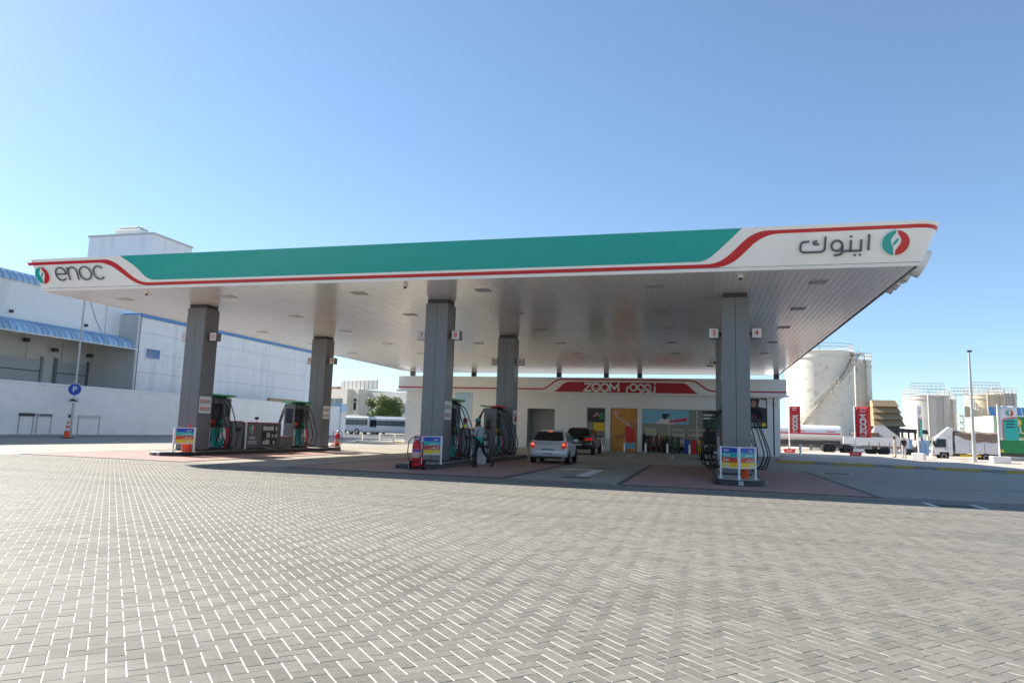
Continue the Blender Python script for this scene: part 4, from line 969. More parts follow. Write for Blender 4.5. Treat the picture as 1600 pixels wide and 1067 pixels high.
# ================================================================== vehicles
def subd(o, lv=2):
    m = o.modifiers.new('round', 'SUBSURF'); m.levels = lv; m.render_levels = lv; return o
def wheel(t, x, y, r, s_, wd=.19, rim='alloy'):
    w_ = MB().lathe([(r*.62, -wd/2), (r*.93, -wd/2), (r, -wd*.32), (r, wd*.32), (r*.93, wd/2), (r*.62, wd/2)], 28, (0, 0, 0), 'x').build('wheel', 'tyre', t, loc=(x, y, r))
    b = MB().lathe([(0, s_*wd*.40), (r*.14, s_*wd*.40), (r*.16, s_*wd*.30), (r*.58, s_*wd*.36), (r*.64, s_*wd*.48), (r*.66, s_*wd*.30)], 28, (0, 0, 0), 'x')
    b.build('rim', rim, w_)
    for k in range(5):
        a = 2*math.pi*k/5+.3; c_, n_ = math.cos(a), math.sin(a)
        q = MB().prism([(c_*r*.30-n_*r*.10, n_*r*.30+c_*r*.10), (c_*r*.55-n_*r*.16, n_*r*.55+c_*r*.16), (c_*r*.55+n_*r*.16, n_*r*.55-c_*r*.16), (c_*r*.30+n_*r*.10, n_*r*.30-c_*r*.10)], lambda u, v, d: (s_*d, u, v), wd*.30, wd*.385)
        q.build('rim_gap', 'black', w_, smooth=0)
    return w_
def secloft(secs, fn):
    """closed skin through mirrored half sections"""
    b = MB(); rows = []
    for s_ in secs:
        h = fn(s_); row = [(x, s_['y'], z) for x, z in h] + [(-x, s_['y'], z) for x, z in reversed(h) if x > 1e-6]
        rows.append(row)
    n = len(rows[0]); v = [p for r in rows for p in r]; f = []
    for k in range(len(rows)-1):
        for q in range(n): f.append((k*n+q, k*n+(q+1) % n, (k+1)*n+(q+1) % n, (k+1)*n+q))
    f += [tuple(range(n-1, -1, -1)), tuple((len(rows)-1)*n+q for q in range(n))]
    return b.add(v, f)
def car(lab, loc, rz, paint, L, Wd, H, belt, rear, front, wr, cat='car', sill=.24, lit=False, suv=False, group=None, plate='rear', bump_h=.62):
    """forward is +y, origin below the rear bumper; rear/front: y of greenhouse foot and roof corner"""
    t = thing('parked_car' if not lit else 'hatchback_car', lab, cat, loc, rz, group); hw = Wd/2
    r0, r1 = rear; f0, f1 = front
    hood = belt-.02
    S_ = [dict(y=0.0, w=hw*.80, zb=sill+.16, zt=bump_h), dict(y=.05, w=hw*.93, zb=sill+.06, zt=bump_h+.05), dict(y=.16, w=hw*.985, zb=sill, zt=belt-.02), dict(y=.45, w=hw, zb=sill, zt=belt), dict(y=L*.35, w=hw, zb=sill-.02, zt=belt-.01),
          dict(y=L*.62, w=hw, zb=sill-.02, zt=belt-.04), dict(y=f0-.05, w=hw*.99, zb=sill, zt=hood-.04), dict(y=L*.86, w=hw*.97, zb=sill, zt=hood-.12), dict(y=L*.95, w=hw*.90, zb=sill+.03, zt=hood-.24), dict(y=L, w=hw*.74, zb=sill+.14, zt=hood-.36)]
    body = lambda s_: [(0, s_['zb']), (s_['w']*.86, s_['zb']), (s_['w']*.99, s_['zb']+.08), (s_['w'], (s_['zb']+s_['zt'])*.52), (s_['w']*.985, s_['zt']-.10), (s_['w']*.93, s_['zt']), (0, s_['zt']+.02)]
    o = subd(secloft(S_, body).build('body', paint, t, smooth=180))
    # greenhouse
    C_ = [dict(y=r0, w=.89*hw, wt=.80*hw, zt=belt+.06), dict(y=r0+(r1-r0)*.55, w=.90*hw, wt=.72*hw, zt=belt+(H-belt)*.62), dict(y=r1, w=.905*hw, wt=.66*hw, zt=H-.05), dict(y=r1+.3, w=.905*hw, wt=.66*hw, zt=H-.005),
          dict(y=(r1+f1)/2, w=.905*hw, wt=.66*hw, zt=H), dict(y=f1-.15, w=.9*hw, wt=.66*hw, zt=H-.03), dict(y=f1+.1, w=.9*hw, wt=.70*hw, zt=H-.10), dict(y=f0-.12, w=.88*hw, wt=.78*hw, zt=belt+.06)]
    cab = lambda s_: [(0, belt-.06), (s_['w'], belt-.06), (s_['w'], belt), ((s_['w']+s_['wt'])/2+.015, (belt+s_['zt'])/2), (s_['wt'], s_['zt']-.035), (s_['wt']*.8, s_['zt']), (0, s_['zt']+.01)]
    subd(secloft(C_, cab).build('cabin', paint, t, smooth=180))
    # glass, slightly proud
    def side(y0, y1, y2, y3, z0, z1, s_):
        xw = lambda z: s_*((.905+(.69-.905)*(z-belt)/(H-.04-belt))*hw+.012)
        b = MB(); v = [(xw(z0), y0, z0), (xw(z0), y1, z0), (xw(z1), y2, z1), (xw(z1), y3, z1)]; mid = [((v[0][0]+v[3][0])/2+s_*.012, (y0+y3)/2, (z0+z1)/2), ((v[1][0]+v[2][0])/2+s_*.012, (y1+y2)/2, (z0+z1)/2)]
        b.add(v+mid, [(0, 1, 5, 4), (4, 5, 2, 3)]); b.build('side_window', 'glass_dark', t, smooth=60)
    zt = H-.12; zb = belt+.03; mid = (r1+f1)/2+.1
    for s_ in (-1, 1):
        side(r0+(r1-r0)*.35+.22, r1+.22, r1+.30, r1+.24, zb, zt, s_) if not suv else side(r0+.25, r1+.42, r1+.42, r1+.20, zb, zt, s_)
        side(r1+.30 if not suv else r1+.50, mid, mid, r1+.38 if not suv else r1+.52, zb, zt, s_); side(mid+.08, f0-.42, f1-.06, mid+.08, zb, zt, s_)
        BX(min(s_*hw*.93, s_*(hw+.16)), max(s_*hw*.93, s_*(hw+.16)), f0-.62, f0-.50, belt+.0, belt+.15, .03).build('door_mirror', paint, t)
    def pane(name, ya, yb, za, zb_, wa, wb, off):
        b = MB(); n = 5; v = []
        for i in range(n+1):
            u = i/n; bul = off
            for k in range(5):
                q = -1+2*k/4; wd = wa+(wb-wa)*u
                v.append((q*wd, ya+(yb-ya)*u + math.copysign(bul, yb-ya)*-1*(1-.35*q*q) - 0, za+(zb_-za)*u + .012*math.sin(math.pi*u)))
        b.add(v, [(i*5+k, i*5+k+1, (i+1)*5+k+1, (i+1)*5+k) for i in range(n) for k in range(4)]); return b.build(name, 'glass_dark', t, smooth=60)
    pane('rear_window', r0-.01, r1-.03, belt+.07, H-.085, hw*.79, hw*.64, .085)
    pane('windscreen', f0-.08, f1+.10, belt+.06, H-.085, hw*.80, hw*.65, .085)
    # lights, plates, trims
    for s_ in (-1, 1):
        if not suv: v = [(s_*hw*.70, .02, belt-.27), (s_*hw*.93, .10, belt-.25), (s_*hw*.955, .26, belt+.00), (s_*hw*.87, .11, belt+.05), (s_*hw*.78, .04, belt-.06)]
        else: v = [(s_*hw*.48, .02, belt-.20), (s_*hw*.93, .10, belt-.18), (s_*hw*.97, .35, belt-.02), (s_*hw*.90, .08, belt+.02), (s_*hw*.50, .02, belt-.05)]
        b = MB().add(v+[(p[0]*1.03, p[1]+.09, p[2]) for p in v], [(0, 1, 2, 3, 4), (9, 8, 7, 6, 5)] + [(k, (k+1) % 5, 5+(k+1) % 5, 5+k) for k in range(5)])
        for q in range(len(b.v)): b.v[q] = (b.v[q][0], b.v[q][1]-.035, b.v[q][2])
        tl = b.build('tail_light', 'tail', t, smooth=0)
        if lit: MB().lathe([(0, -.02), (.055, -.015), (.06, .03)], 14, (s_*hw*.80, .02, belt-.10), 'y').build('brake_lamp', 'tail_lit', tl)
        v = [(s_*hw*.45, L-.03, hood-.42), (s_*hw*.88, L-.16, hood-.40), (s_*hw*.93, L-.34, hood-.20), (s_*hw*.55, L-.12, hood-.24)]
        MB().add(v+[(p[0], p[1]-.1, p[2]-.01) for p in v], [(0, 1, 2, 3), (7, 6, 5, 4)] + [(k, (k+1) % 4, 4+(k+1) % 4, 4+k) for k in range(4)]).build('headlight', 'lamp_clear', t, smooth=0)
        for yy in (L*.20, L*.80):
            MB().lathe([(wr*1.0, 0), (wr*1.14, 0)], 26, (s_*(hw-.012), yy, wr), 'x').build('wheel_arch', 'black', t)
            MB().lathe([(0, 0), (wr*1.0, 0)], 26, (s_*(hw-.06), yy, wr), 'x')
            wheel(t, s_*(hw-.085), yy, wr, s_)
    BX(-.26, .26, -.035, .03, bump_h-.20, bump_h-.09, .004).build('number_plate', 'plate', t)
    for k in range(5): BX(-.20+.085*k, -.15+.085*k, -.038, -.035, bump_h-.175, bump_h-.115).build('plate_character', 'letter_grey', t, smooth=0)
    BX(-.26, .26, L-.03, L+.02, .42, .53, .004).build('number_plate', 'plate', t)
    BX(-.55, .55, L-.10, L-.012, .55, .66, .02).build('grille', 'black', t)
    BX(-hw*.72, hw*.72, .02, .12, sill+.0, sill+.10, .02).build('bumper_insert', 'black', t)
    BX(-.30, .30, -.018, .06, bump_h+.02, bump_h+.05, .008).build('tailgate_grip', 'black' if not suv else 'steel', t)
    MB().lathe([(0, -.022), (.045, -.02), (.05, .05)], 14, (0, 0, bump_h+.16), 'y').build('badge', 'steel', t)
    BX(-.10, .10, r1-.16, r1-.04, H-.085, H-.065, .006).build('high_brake_lamp', 'tail_lit' if lit else 'tail', t)
    MB().tube([(hw*.35, L*.5, H-.02), (hw*.35, L*.5-.25, H+.16)], .006, 6).build('aerial', 'black', t)
    return t
car('silver hatchback with lit red tail lights beside the middle island', (-6.50, 30.15, 0), rad(2.5), 'silver', 3.80, 1.72, 1.48, .94, (.14, .70), (2.95, 2.10), .30, lit=True, sill=.22, bump_h=.58)
car('black sport utility car parked ahead of the silver hatchback', (-7.62, 44.2, 0), rad(-1), 'car_black', 4.6, 1.88, 1.74, 1.08, (.12, .50), (3.45, 2.55), .36, suv=True, sill=.32, bump_h=.78)
car('black sport utility car facing the pumps, half hidden behind a column', (.95, 47.2, 0), rad(180), 'car_black', 4.7, 1.92, 1.80, 1.10, (.12, .50), (3.5, 2.6), .37, suv=True, sill=.33, bump_h=.8)
# ================================================================== people
def ellipsoid(c, r, n=14, m=9):
    b = MB(); prof = [(max(1e-5, math.sin(math.pi*k/m)), -math.cos(math.pi*k/m)) for k in range(m+1)]
    b.lathe(prof, n); b.v = [(c[0]+p[0]*r[0], c[1]+p[1]*r[1], c[2]+p[2]*r[2]) for p in b.v]; return b
def person(lab, loc, rz, J, mats, hat=None, hair='black', scale=1.0):
    """J: joint positions (facing +y); body is one skinned mesh, coloured by bone"""
    t = thing('person', lab, 'person', loc, rz)
    Rd = dict(pelvis=(.155, .115), waist=(.145, .105), chest=(.165, .12), neck0=(.07, .07), neck=(.055, .06), head=(.06, .07))
    for s_ in 'lr':
        Rd.update({s_+'sh': (.07, .07), s_+'el': (.045, .045), s_+'wr': (.030, .028), s_+'hip': (.095, .10), s_+'kn': (.062, .065), s_+'an': (.045, .048), s_+'heel': (.042, .04), s_+'toe': (.04, .025)})
    E_ = [('pelvis', 'waist', 'shirt_low'), ('waist', 'chest', 'shirt'), ('chest', 'neck0', 'shirt'), ('neck0', 'neck', 'skin'), ('neck', 'head', 'skin')]
    for s_ in 'lr': E_ += [('chest', s_+'sh', 'sleeve'), (s_+'sh', s_+'el', 'sleeve'), (s_+'el', s_+'wr', 'fore'), ('pelvis', s_+'hip', 'legs'), (s_+'hip', s_+'kn', 'legs'), (s_+'kn', s_+'an', 'legs'), (s_+'an', s_+'heel', 'shoe'), (s_+'heel', s_+'toe', 'shoe')]
    names = list(J); bm = bmesh.new(); sk = bm.verts.layers.skin.verify(); vs = {}
    for n_ in names:
        v = bm.verts.new(J[n_]); v[sk].radius = Rd[n_]; v[sk].use_root = (n_ == 'pelvis'); vs[n_] = v
    for a, b, _ in E_: bm.edges.new((vs[a], vs[b]))
    me = bpy.data.meshes.new('b'); bm.to_mesh(me); bm.free()
    o = bpy.data.objects.new('b', me); COL.objects.link(o)
    m1 = o.modifiers.new('s', 'SKIN'); m1.use_smooth_shade = True; m2 = o.modifiers.new('d', 'SUBSURF'); m2.levels = 2; m2.render_levels = 2
    dg = bpy.context.evaluated_depsgraph_get(); bme = bpy.data.meshes.new_from_object(o.evaluated_get(dg)); bpy.data.objects.remove(o)
    V_ = [tuple(v.co) for v in bme.vertices]; F_ = [tuple(p.vertices) for p in bme.polygons]; keys = ['skin', 'shirt', 'shirt_low', 'sleeve', 'fore', 'legs', 'shoe', 'hair']
    MI = []
    for p in bme.polygons:
        c = p.center; best = (9, 'skin')
        for a, b, k in E_:
            A_, B_ = Vector(J[a]), Vector(J[b]); d = B_-A_; u = max(0, min(1, (c-A_).dot(d)/d.length_squared)); q = (c-(A_+d*u)).length - .5*(Rd[a][0]*(1-u)+Rd[b][0]*u)
            if q < best[0]: best = (q, k)
        MI.append(keys.index(best[1]))
    def join(mb, key):
        n0 = len(V_); V_.extend(mb.v); F_.extend([tuple(i_+n0 for i_ in f) for f in mb.f]); MI.extend([keys.index(key)]*len(mb.f))
    h = Vector(J['head'])+Vector((0, .02, .03))
    hd = ellipsoid(h, (.078, .098, .118))
    join(hd, 'skin'); join(ellipsoid(h+Vector((0, .055, -.075)), (.05, .05, .045), 10, 6), 'skin')
    join(MB().add([(h.x-.014, h.y+.09, h.z-.03), (h.x+.014, h.y+.09, h.z-.03), (h.x, h.y+.118, h.z-.028), (h.x, h.y+.092, h.z+.02)], [(0, 1, 2), (0, 2, 3), (1, 3, 2)]), 'skin')
    for s_ in (-1, 1):
        join(ellipsoid(h+Vector((s_*.03, .085, .012)), (.012, .01, .008), 8, 5), 'hair'); join(ellipsoid(h+Vector((s_*.08, -.005, -.01)), (.012, .022, .03), 8, 5), 'skin')
    join(ellipsoid(h+Vector((0, .096, -.055)), (.022, .008, .006), 8, 5), 'hair')
    for s_ in 'lr':                                    # palm, four fingers, thumb
        w_ = Vector(J[s_+'wr']); d = (w_-Vector(J[s_+'el'])).normalized(); sd = Vector((1, 0, 0)).cross(d).normalized() if abs(d.x) < .9 else Vector((0, 1, 0)); up = d.cross(sd)
        b = MB().tube([w_-d*.01, w_+d*.03, w_+d*.085], [.026, .036, .030], 8)
        for k in range(4):
            o_ = sd*(.026-.0175*k); L_ = (.068, .078, .072, .056)[k]; p = w_+d*.08+o_; b.tube([p, p+d*L_*.5-up*.006, p+d*L_*.9-up*.026], [.0095, .0088, .0065], 6)
        p = w_+d*.025+sd*.03; b.tube([p, p+sd*.022+d*.028, p+sd*.026+d*.058-up*.01], [.012, .0105, .008], 6)
        join(b, 'skin')
    if hair and not hat: join(ellipsoid(h+Vector((0, -.018, .022)), (.083, .096, .112), 14, 8), 'hair')
    else: join(ellipsoid(h+Vector((0, -.03, -.01)), (.081, .08, .09), 12, 8), 'hair')
    me = bpy.data.meshes.new('body'); me.from_pydata(V_, [], F_)
    for k in keys: me.materials.append(M[mats.get(k, mats['shirt'])])
    me.polygons.foreach_set('material_index', MI); me.polygons.foreach_set('use_smooth', [True]*len(F_)); me.update()
    o = bpy.data.objects.new('body', me); COL.objects.link(o); o.parent = t
    if hat:
        b = MB().lathe([(.088, 0), (.092, .03), (.085, .07), (.06, .10), (0, .112)], 18); b.v = [(p[0]+h.x, p[1]*1.15+h.y, p[2]+h.z+.028) for p in b.v]
        b.add([(h.x-.07, h.y+.07, h.z+.035), (h.x-.06, h.y+.17, h.z+.02), (h.x+.06, h.y+.17, h.z+.02), (h.x+.07, h.y+.07, h.z+.035), (h.x-.07, h.y+.07, h.z+.045), (h.x-.06, h.y+.17, h.z+.03), (h.x+.06, h.y+.17, h.z+.03), (h.x+.07, h.y+.07, h.z+.045)], [(0, 1, 2, 3), (4, 5, 6, 7), (0, 1, 5, 4), (1, 2, 6, 5), (2, 3, 7, 6)])
        b.build('cap', hat, t)
    t.scale = (scale,)*3
    return t
def stand(**kw):
    J = dict(pelvis=(0, 0, .95), waist=(0, 0, 1.08), chest=(0, .0, 1.30), neck0=(0, -.005, 1.45), neck=(0, .005, 1.52), head=(0, .02, 1.60),
             lsh=(-.19, -.005, 1.41), lel=(-.25, -.03, 1.13), lwr=(-.25, .05, .90), rsh=(.19, -.005, 1.41), rel=(.25, -.03, 1.13), rwr=(.25, .05, .90),
             lhip=(-.10, 0, .90), lkn=(-.11, .02, .50), lan=(-.11, -.02, .10), lheel=(-.11, -.03, .045), ltoe=(-.13, .17, .03),
             rhip=(.10, 0, .90), rkn=(.11, .02, .50), ran=(.11, -.02, .10), rheel=(.11, -.03, .045), rtoe=(.13, .17, .03))
    J.update(kw); return J
walk = stand(lhip=(-.09, .02, .90), lkn=(-.09, .10, .50), lan=(-.09, .06, .09), lheel=(-.09, .04, .04), ltoe=(-.10, .24, .03),
             rhip=(.09, -.02, .90), rkn=(.10, -.16, .52), ran=(.11, -.50, .20), rheel=(.11, -.56, .15), rtoe=(.12, -.43, .035),
             lel=(-.25, .06, 1.14), lwr=(-.20, .34, 1.06), rel=(.26, .0, 1.13), rwr=(.20, .30, 1.05), chest=(0, .02, 1.30), neck0=(0, .02, 1.45), neck=(0, .03, 1.52), head=(0, .055, 1.60))
ATT = dict(skin='skin_dark', shirt='shirt_grey', shirt_low='shirt_teal', sleeve='shirt_grey', fore='skin_dark', legs='trousers', shoe='shoe', hair='black')
person('attendant in teal cap and grey shirt walking past the middle pump', (-7.98, 24.9, .006), rad(75), walk, ATT, hat='shirt_teal', scale=1.03)
person('person in yellow high-visibility vest and red cap behind the pump hose', (-10.36, 30.0, .16), rad(-60), stand(lwr=(-.12, .28, 1.1), lel=(-.26, .05, 1.14)), dict(skin='skin_mid', shirt='hivis', shirt_low='hivis', sleeve='hivis', fore='skin_mid', legs='trousers', shoe='shoe', hair='black'), hat='cap_red', scale=.98)
person('person in loose pale clothes on the footpath near the dark parked car', (15.66, 65.2, .13), rad(60), stand(), dict(skin='skin_mid', shirt='cloth_beige', shirt_low='cloth_beige', sleeve='cloth_beige', fore='cloth_beige', legs='cloth_beige', shoe='shoe', hair='black'))
person('person in black shirt and grey trousers on the footpath near the dark parked car', (16.0, 63.9, .13), rad(200), stand(lwr=(-.16, .2, 1.05), rwr=(.2, .15, 1.0)), dict(skin='skin_mid', shirt='cloth_black', shirt_low='cloth_black', sleeve='cloth_black', fore='skin_mid', legs='cloth_grey', shoe='shoe', hair='black'))
person('person in white shirt beside the dark parked car', (18.6, 70.5, .13), rad(120), stand(), dict(skin='skin_mid', shirt='paper', shirt_low='paper', sleeve='paper', fore='skin_mid', legs='cloth_black', shoe='shoe', hair='black'))
# ================================================================== left: boundary wall and warehouse
wl = thing('boundary_wall', 'long white rendered wall with a flat coping along the left side', 'wall', (-42, 0, 0))
BX(-.2, .0, -30, 75.6, -.05, 3.42).build('wall_face', 'wall_white', wl, smooth=0)
y = -30
while y < 75: BX(-.26, .06, y+.006, min(75.65, y+4.0)-.006, 3.42, 3.58, .02).build('coping_block', 'wall_white', wl); y += 4.0
BX(.0, .05, -30, 75.6, 0, .18).build('plinth', 'kerb_grey', wl, smooth=0)
BX(-.24, .05, 61.3, 65.9, 3.582, 3.9).build('green_screen', 'beige', wl, smooth=0)
for y0, y1, hm, lab in ((34.75, 35.8, 'black', 'wall cabinet frame with a black slotted head, nearer the traffic cone of the pair'), (36.0, 37.1, 'shutter', 'wall cabinet frame with a grey slotted head right behind the traffic cone'), (39.15, 41.0, 'dock', 'wider wall cabinet frame with a plain grey head on the white wall')):
    t = thing('wall_cabinet', lab, 'cabinet', (-42, 0, 0)); BX(.0, .13, y0, y1, 1.36, 1.55, .01).build('head', hm, t)
    for q in (y0+.02, y1-.06): BX(.0, .05, q, q+.05, .2, 1.36).build('jamb', 'shutter', t, smooth=0)
    BX(.0, .03, y0+.08, y1-.08, .22, 1.34).build('door_leaf', 'wall_white', t, smooth=0)
    for k in range(4 if hm != 'dock' else 0):
        yy = y0+.1+k*(y1-y0-.2)/4; BX(.13, .136, yy, yy+.18, 1.40, 1.51).build('slot', 'clad_dark', t, smooth=0)
t = thing('wall_outlet', 'small dark outlet on the white wall beside the sign pole', 'outlet', (-42, 38.45, 1.45)); BX(0, .06, -.08, .08, -.11, .11, .01).build('box', 'black', t); BX(.06, .064, -.03, .03, -.05, .05).build('face', 'clad_dark', t, smooth=0)
# lamp pole carrying the parking sign
lp = thing('lamp_pole', 'tall grey pole against the white wall carrying the parking sign', 'pole', (-41.0, 37.75, 0))
MB().cyl((0, 0, 0), (0, 0, 10.5), .085, .05, n=14).build('shaft', 'galv', lp); BX(-.16, .16, -.16, .16, 0, .03).build('base_plate', 'galv', lp, smooth=0); MB().tube([(0, 0, 10.45), (.5, 0, 10.7), (1.3, 0, 10.75)], .03, 8).build('arm', 'galv', lp); BX(1.2, 1.75, -.12, .12, 10.68, 10.80, .03).build('luminaire', 'galv', lp)
ps = thing('parking_sign', 'round blue parking sign with a white P above a small white plate', 'sign', (-40.85, 37.6, 0), rad(30))
def PS(u, z, d): return (u, -d, z)
MB().prism(arc(0, 3.24, .42, 0, 350, 35), PS, .0, .03).build('disc', 'paper', ps, smooth=0); MB().prism(arc(0, 3.24, .39, 0, 350, 35), PS, .03, .034).build('blue_face', 'band_blue', ps, smooth=0)
text('letter', 'P', .52, 'paper', ps, (0, -.037, 3.24), bold=.012)
BX(-.36, .36, -.03, 0, 2.32, 2.72, .005).build('plate', 'paper', ps); BX(-.33, .33, -.034, -.03, 2.35, 2.69).build('plate_face', 'sign_face', ps, smooth=0)
MB().prism([(-.24, 2.44), (.24, 2.44), (.24, 2.50), (.1, 2.53), (.02, 2.60), (-.12, 2.60), (-.2, 2.52), (-.24, 2.51)], PS, .034, .037).build('car_symbol', 'black', ps, smooth=0)
BX(-.05, .05, 0, .08, 2.5, 3.3).build('clamp', 'galv', ps, smooth=0)
cn = thing('traffic_cone', 'tall orange traffic cone with white bands at the foot of the sign pole', 'cone', (-40.45, 37.0, 0))
BX(-.3, .3, -.3, .3, 0, .05, .02).build('base', 'black', cn); MB().lathe([(.22, .05), (.2, .08), (.05, 1.12), (.0, 1.13)], 20).build('body', 'orange', cn)
for z0, z1 in ((.48, .66), (.80, .94)):
    r_ = lambda z: .2-(z-.08)*.15/1.04+.003
    MB().lathe([(r_(z0), z0), (r_(z1), z1)], 20).build('white_band', 'paper', cn)
# warehouse
wh = thing('warehouse', 'white warehouse with blue barrel awning, loading doors and panelled end', 'warehouse', (0, 0, 0))
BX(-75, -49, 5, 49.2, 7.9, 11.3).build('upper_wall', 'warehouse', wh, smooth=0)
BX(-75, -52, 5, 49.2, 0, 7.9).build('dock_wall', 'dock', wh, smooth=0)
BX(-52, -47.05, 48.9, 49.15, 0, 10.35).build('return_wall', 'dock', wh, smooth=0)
# blue corrugated roof edge
def ribbed(y0, y1, prof, pitch, name):
    """barrel roof of overlapping curved sheets, each lapping over its neighbour"""
    n = int((y1-y0)/pitch); v = []
    for yy, k in ((0.0, .10), (pitch*.30, .045), (pitch*.65, .012), (pitch+.02, .0)):
        for q, (x, z) in enumerate(prof):
            a, c_ = prof[max(0, q-1)], prof[min(len(prof)-1, q+1)]; tx, tz = c_[0]-a[0], c_[1]-a[1]; l = math.hypot(tx, tz); v.append((x-tz/l*k, yy, z+tx/l*k))
        if yy == 0.0:
            for q, (x, z) in enumerate(prof): v.append((x, yy, z))
    m_ = len(prof); rowsv = [1, 0, 2, 3, 4]
    me = MB().add(v, [(r0*m_+q, r0*m_+q+1, r1*m_+q+1, r1*m_+q) for r0, r1 in ((1, 0), (0, 2), (2, 3), (3, 4)) for q in range(m_-1)]).mesh(name, smooth=25); me.materials.append(M['awning_blue'])
    for i in range(n): link(name, me, None, wh, (0, y0+i*pitch, 0))
pr1 = [(-49.0+2.0*math.sin(rad(a)), 7.35+1.0*math.cos(rad(a))) for a in range(0, 91, 10)]
ribbed(20, 49.0, pr1, .5, 'awning_sheet')
BX(-47.05, -46.95, 5, 49.05, 7.28, 7.36).build('awning_edge', 'white_paint', wh, smooth=0)
pr2 = [(-50.2+1.35*math.sin(rad(a)), 11.25+.85*math.cos(rad(a))) for a in range(0, 91, 15)]
ribbed(20, 45.0, pr2, .5, 'roof_sheet')
for y, z in ((38.9, 8.9), (45.4, 8.85)): BX(-49.0, -48.75, y-.1, y+.1, z-.06, z+.16, .02).build('wall_lamp', 'clad_dark', wh)
MB().cyl((-48.92, 47.4, 8.2), (-48.92, 47.4, 11.2), .06, n=8).build('down_pipe', 'warehouse', wh)
MB().tube([(-48.97, 45.6, 11.0), (-48.95, 46.3, 9.6), (-48.95, 47.2, 8.4)], .018, 5).build('cable', 'clad', wh)
for y in (39.8, 43.0, 46.2): MB().tube([(-51.97, y, 1.5), (-51.97, y, 7.6)], .03, 6).build('conduit', 'galv', wh)
BX(-75, -50.2, 5, 49.2, 11.3, 11.9).build('roof', 'roof_grey', wh, smooth=0)
for y0, y1 in ((13, 17.2), (18.6, 22.5), (24.2, 28.4), (30, 34), (35.2, 39.2), (40.3, 44.5), (45.8, 49.0-.1)):
    d = BX(-52.0, -51.9, y0, y1, 1.2, 5.95).build('loading_door', 'shutter', wh, smooth=0)
    BX(-51.92, -51.82, y0-.25, y0, 1.2, 6.2).build('door_buffer', 'clad', d, smooth=0); BX(-51.92, -51.82, y1-.22, y1, 1.2, 6.2).build('door_buffer', 'clad', d, smooth=0)
    BX(-51.9, -51.87, y0+.05, y1-.05, 4.95, 5.02).build('door_rail', 'clad_dark', d, smooth=0)
for y, z in ((42.7, 7.2), (45.3, 6.7), (49.0-.3, 6.6)):
    BX(-51.9, -51.5, y-.18, y+.18, z, z+.3, .03).build('flood_lamp', 'clad_dark', wh)
# panelled end building: each cladding panel its own piece
rows = [0, 1.85, 3.65, 5.43, 7.15, 8.9, 10.2]; y = 49.15; col = 0; cols = [49.2, 50.75, 52.1]
while cols[-1] < 76: cols.append(cols[-1]+1.32)
BX(-75, -47.06, 49.3, cols[-1], 0, 10.2).build('end_block', 'joint', wh, smooth=0)
for k in range(len(cols)-1):
    for r_ in range(1, len(rows)-1):
        BX(-47.06, -47.0, cols[k]+.012, cols[k+1]-.012, rows[r_]+.012, rows[r_+1]-.012).build('cladding_panel', 'warehouse', wh, smooth=0)
BX(-75, -46.9, 49.2, cols[-1], 10.2, 10.55).build('blue_coping', 'blue_trim', wh, smooth=0)
wn = BX(-47.0, -46.93, 49.85, 51.7, 6.6, 7.65, .01).build('window_frame', 'white_paint', wh); BX(-46.93, -46.92, 49.98, 51.57, 6.72, 7.54).build('pane', 'glass_blue', wn, smooth=0)
# roof tower behind
tw = thing('roof_tower', 'pale concrete stair tower above the warehouse roof with a small tank on top', 'tower', (0, 0, 0))
BX(-63.3, -55, 58, 63.7, 8, 20.5).build('tower_block', 'warehouse', tw, smooth=0)
BX(-63.4, -54.9, 57.9, 63.8, 20.5, 20.7).build('coping', 'concrete_pale', tw, smooth=0)
p0 = AY(184, 360, 59.5); p1 = AY(222, 360, 59.5)
BX(p0.x, p1.x, 59.2, 61.2, 20.7, 21.6, .05).build('tank_base', 'warehouse', tw); BX(p0.x+.2, p1.x-.5, 59.4, 61, 21.6, 21.95, .1).build('water_tank', 'concrete_pale', tw)
MB().tube([(p1.x-.3, 59.6, 21.5), (p1.x-.3, 59.6, 21.85), (p1.x+1.0, 59.6, 21.9)], .04, 6).build('pipe', 'galv', tw)
# ------------------------------------------------------------------ between the wall and the shop: road, buses, building, tree
struct('rear_road', rect(-140, -27, 78, 125, -0.05), 'asphalt')
def bus(lab, loc, rz, L=10.5, Hh=3.0):
    t = thing('coach_bus', lab, 'bus', loc, rz, 'white coaches'); b = BX(0, L, -1.2, 1.2, .42, Hh, .22); b.build('body', 'truck_white', t)
    BX(.25, L-.35, -1.212, -1.19, 1.55, 2.45, .01).build('window_band', 'glass_dark', t)
    n = 7
    for k in range(n):
        x = .35+(L-.9)*k/n; BX(x, x+(L-.9)/n-.1, -1.222, -1.212, 1.62, 2.40).build('side_pane', 'glass_green', t, smooth=0)
    BX(L-.02, L+.02, -1.0, 1.0, 1.25, 2.5, .01).build('windscreen', 'glass_dark', t)
    BX(.1, L-.1, -1.214, -1.2, .45, .75).build('skirt', 'truck_grey', t, smooth=0)
    BX(2, L-2, -.8, .8, Hh, Hh+.18, .06).build('roof_unit', 'truck_grey', t)
    for x in (1.9, L-2.3):
        for s_ in (-1, 1):
            w_ = MB().lathe([(.28, -.14), (.45, -.14), (.49, -.09), (.49, .09), (.45, .14), (.28, .14)], 24, (0, 0, 0), 'y').build('wheel', 'tyre', t, loc=(x, s_*1.09, .49)); MB().lathe([(0, -.145*1), (.28, -.15), (.30, -.10), (.3, .10), (.28, .15), (0, .145)], 20, (0, 0, 0), 'y').build('rim', 'alloy', w_)
    for z in (.8,): BX(L-.02, L+.03, -1.0, -.6, .75, .98, .02).build('headlight', 'lamp_clear', t); 
    BX(L-.02, L+.03, .6, 1.0, .75, .98, .02).build('headlight', 'lamp_clear', t)
    return t
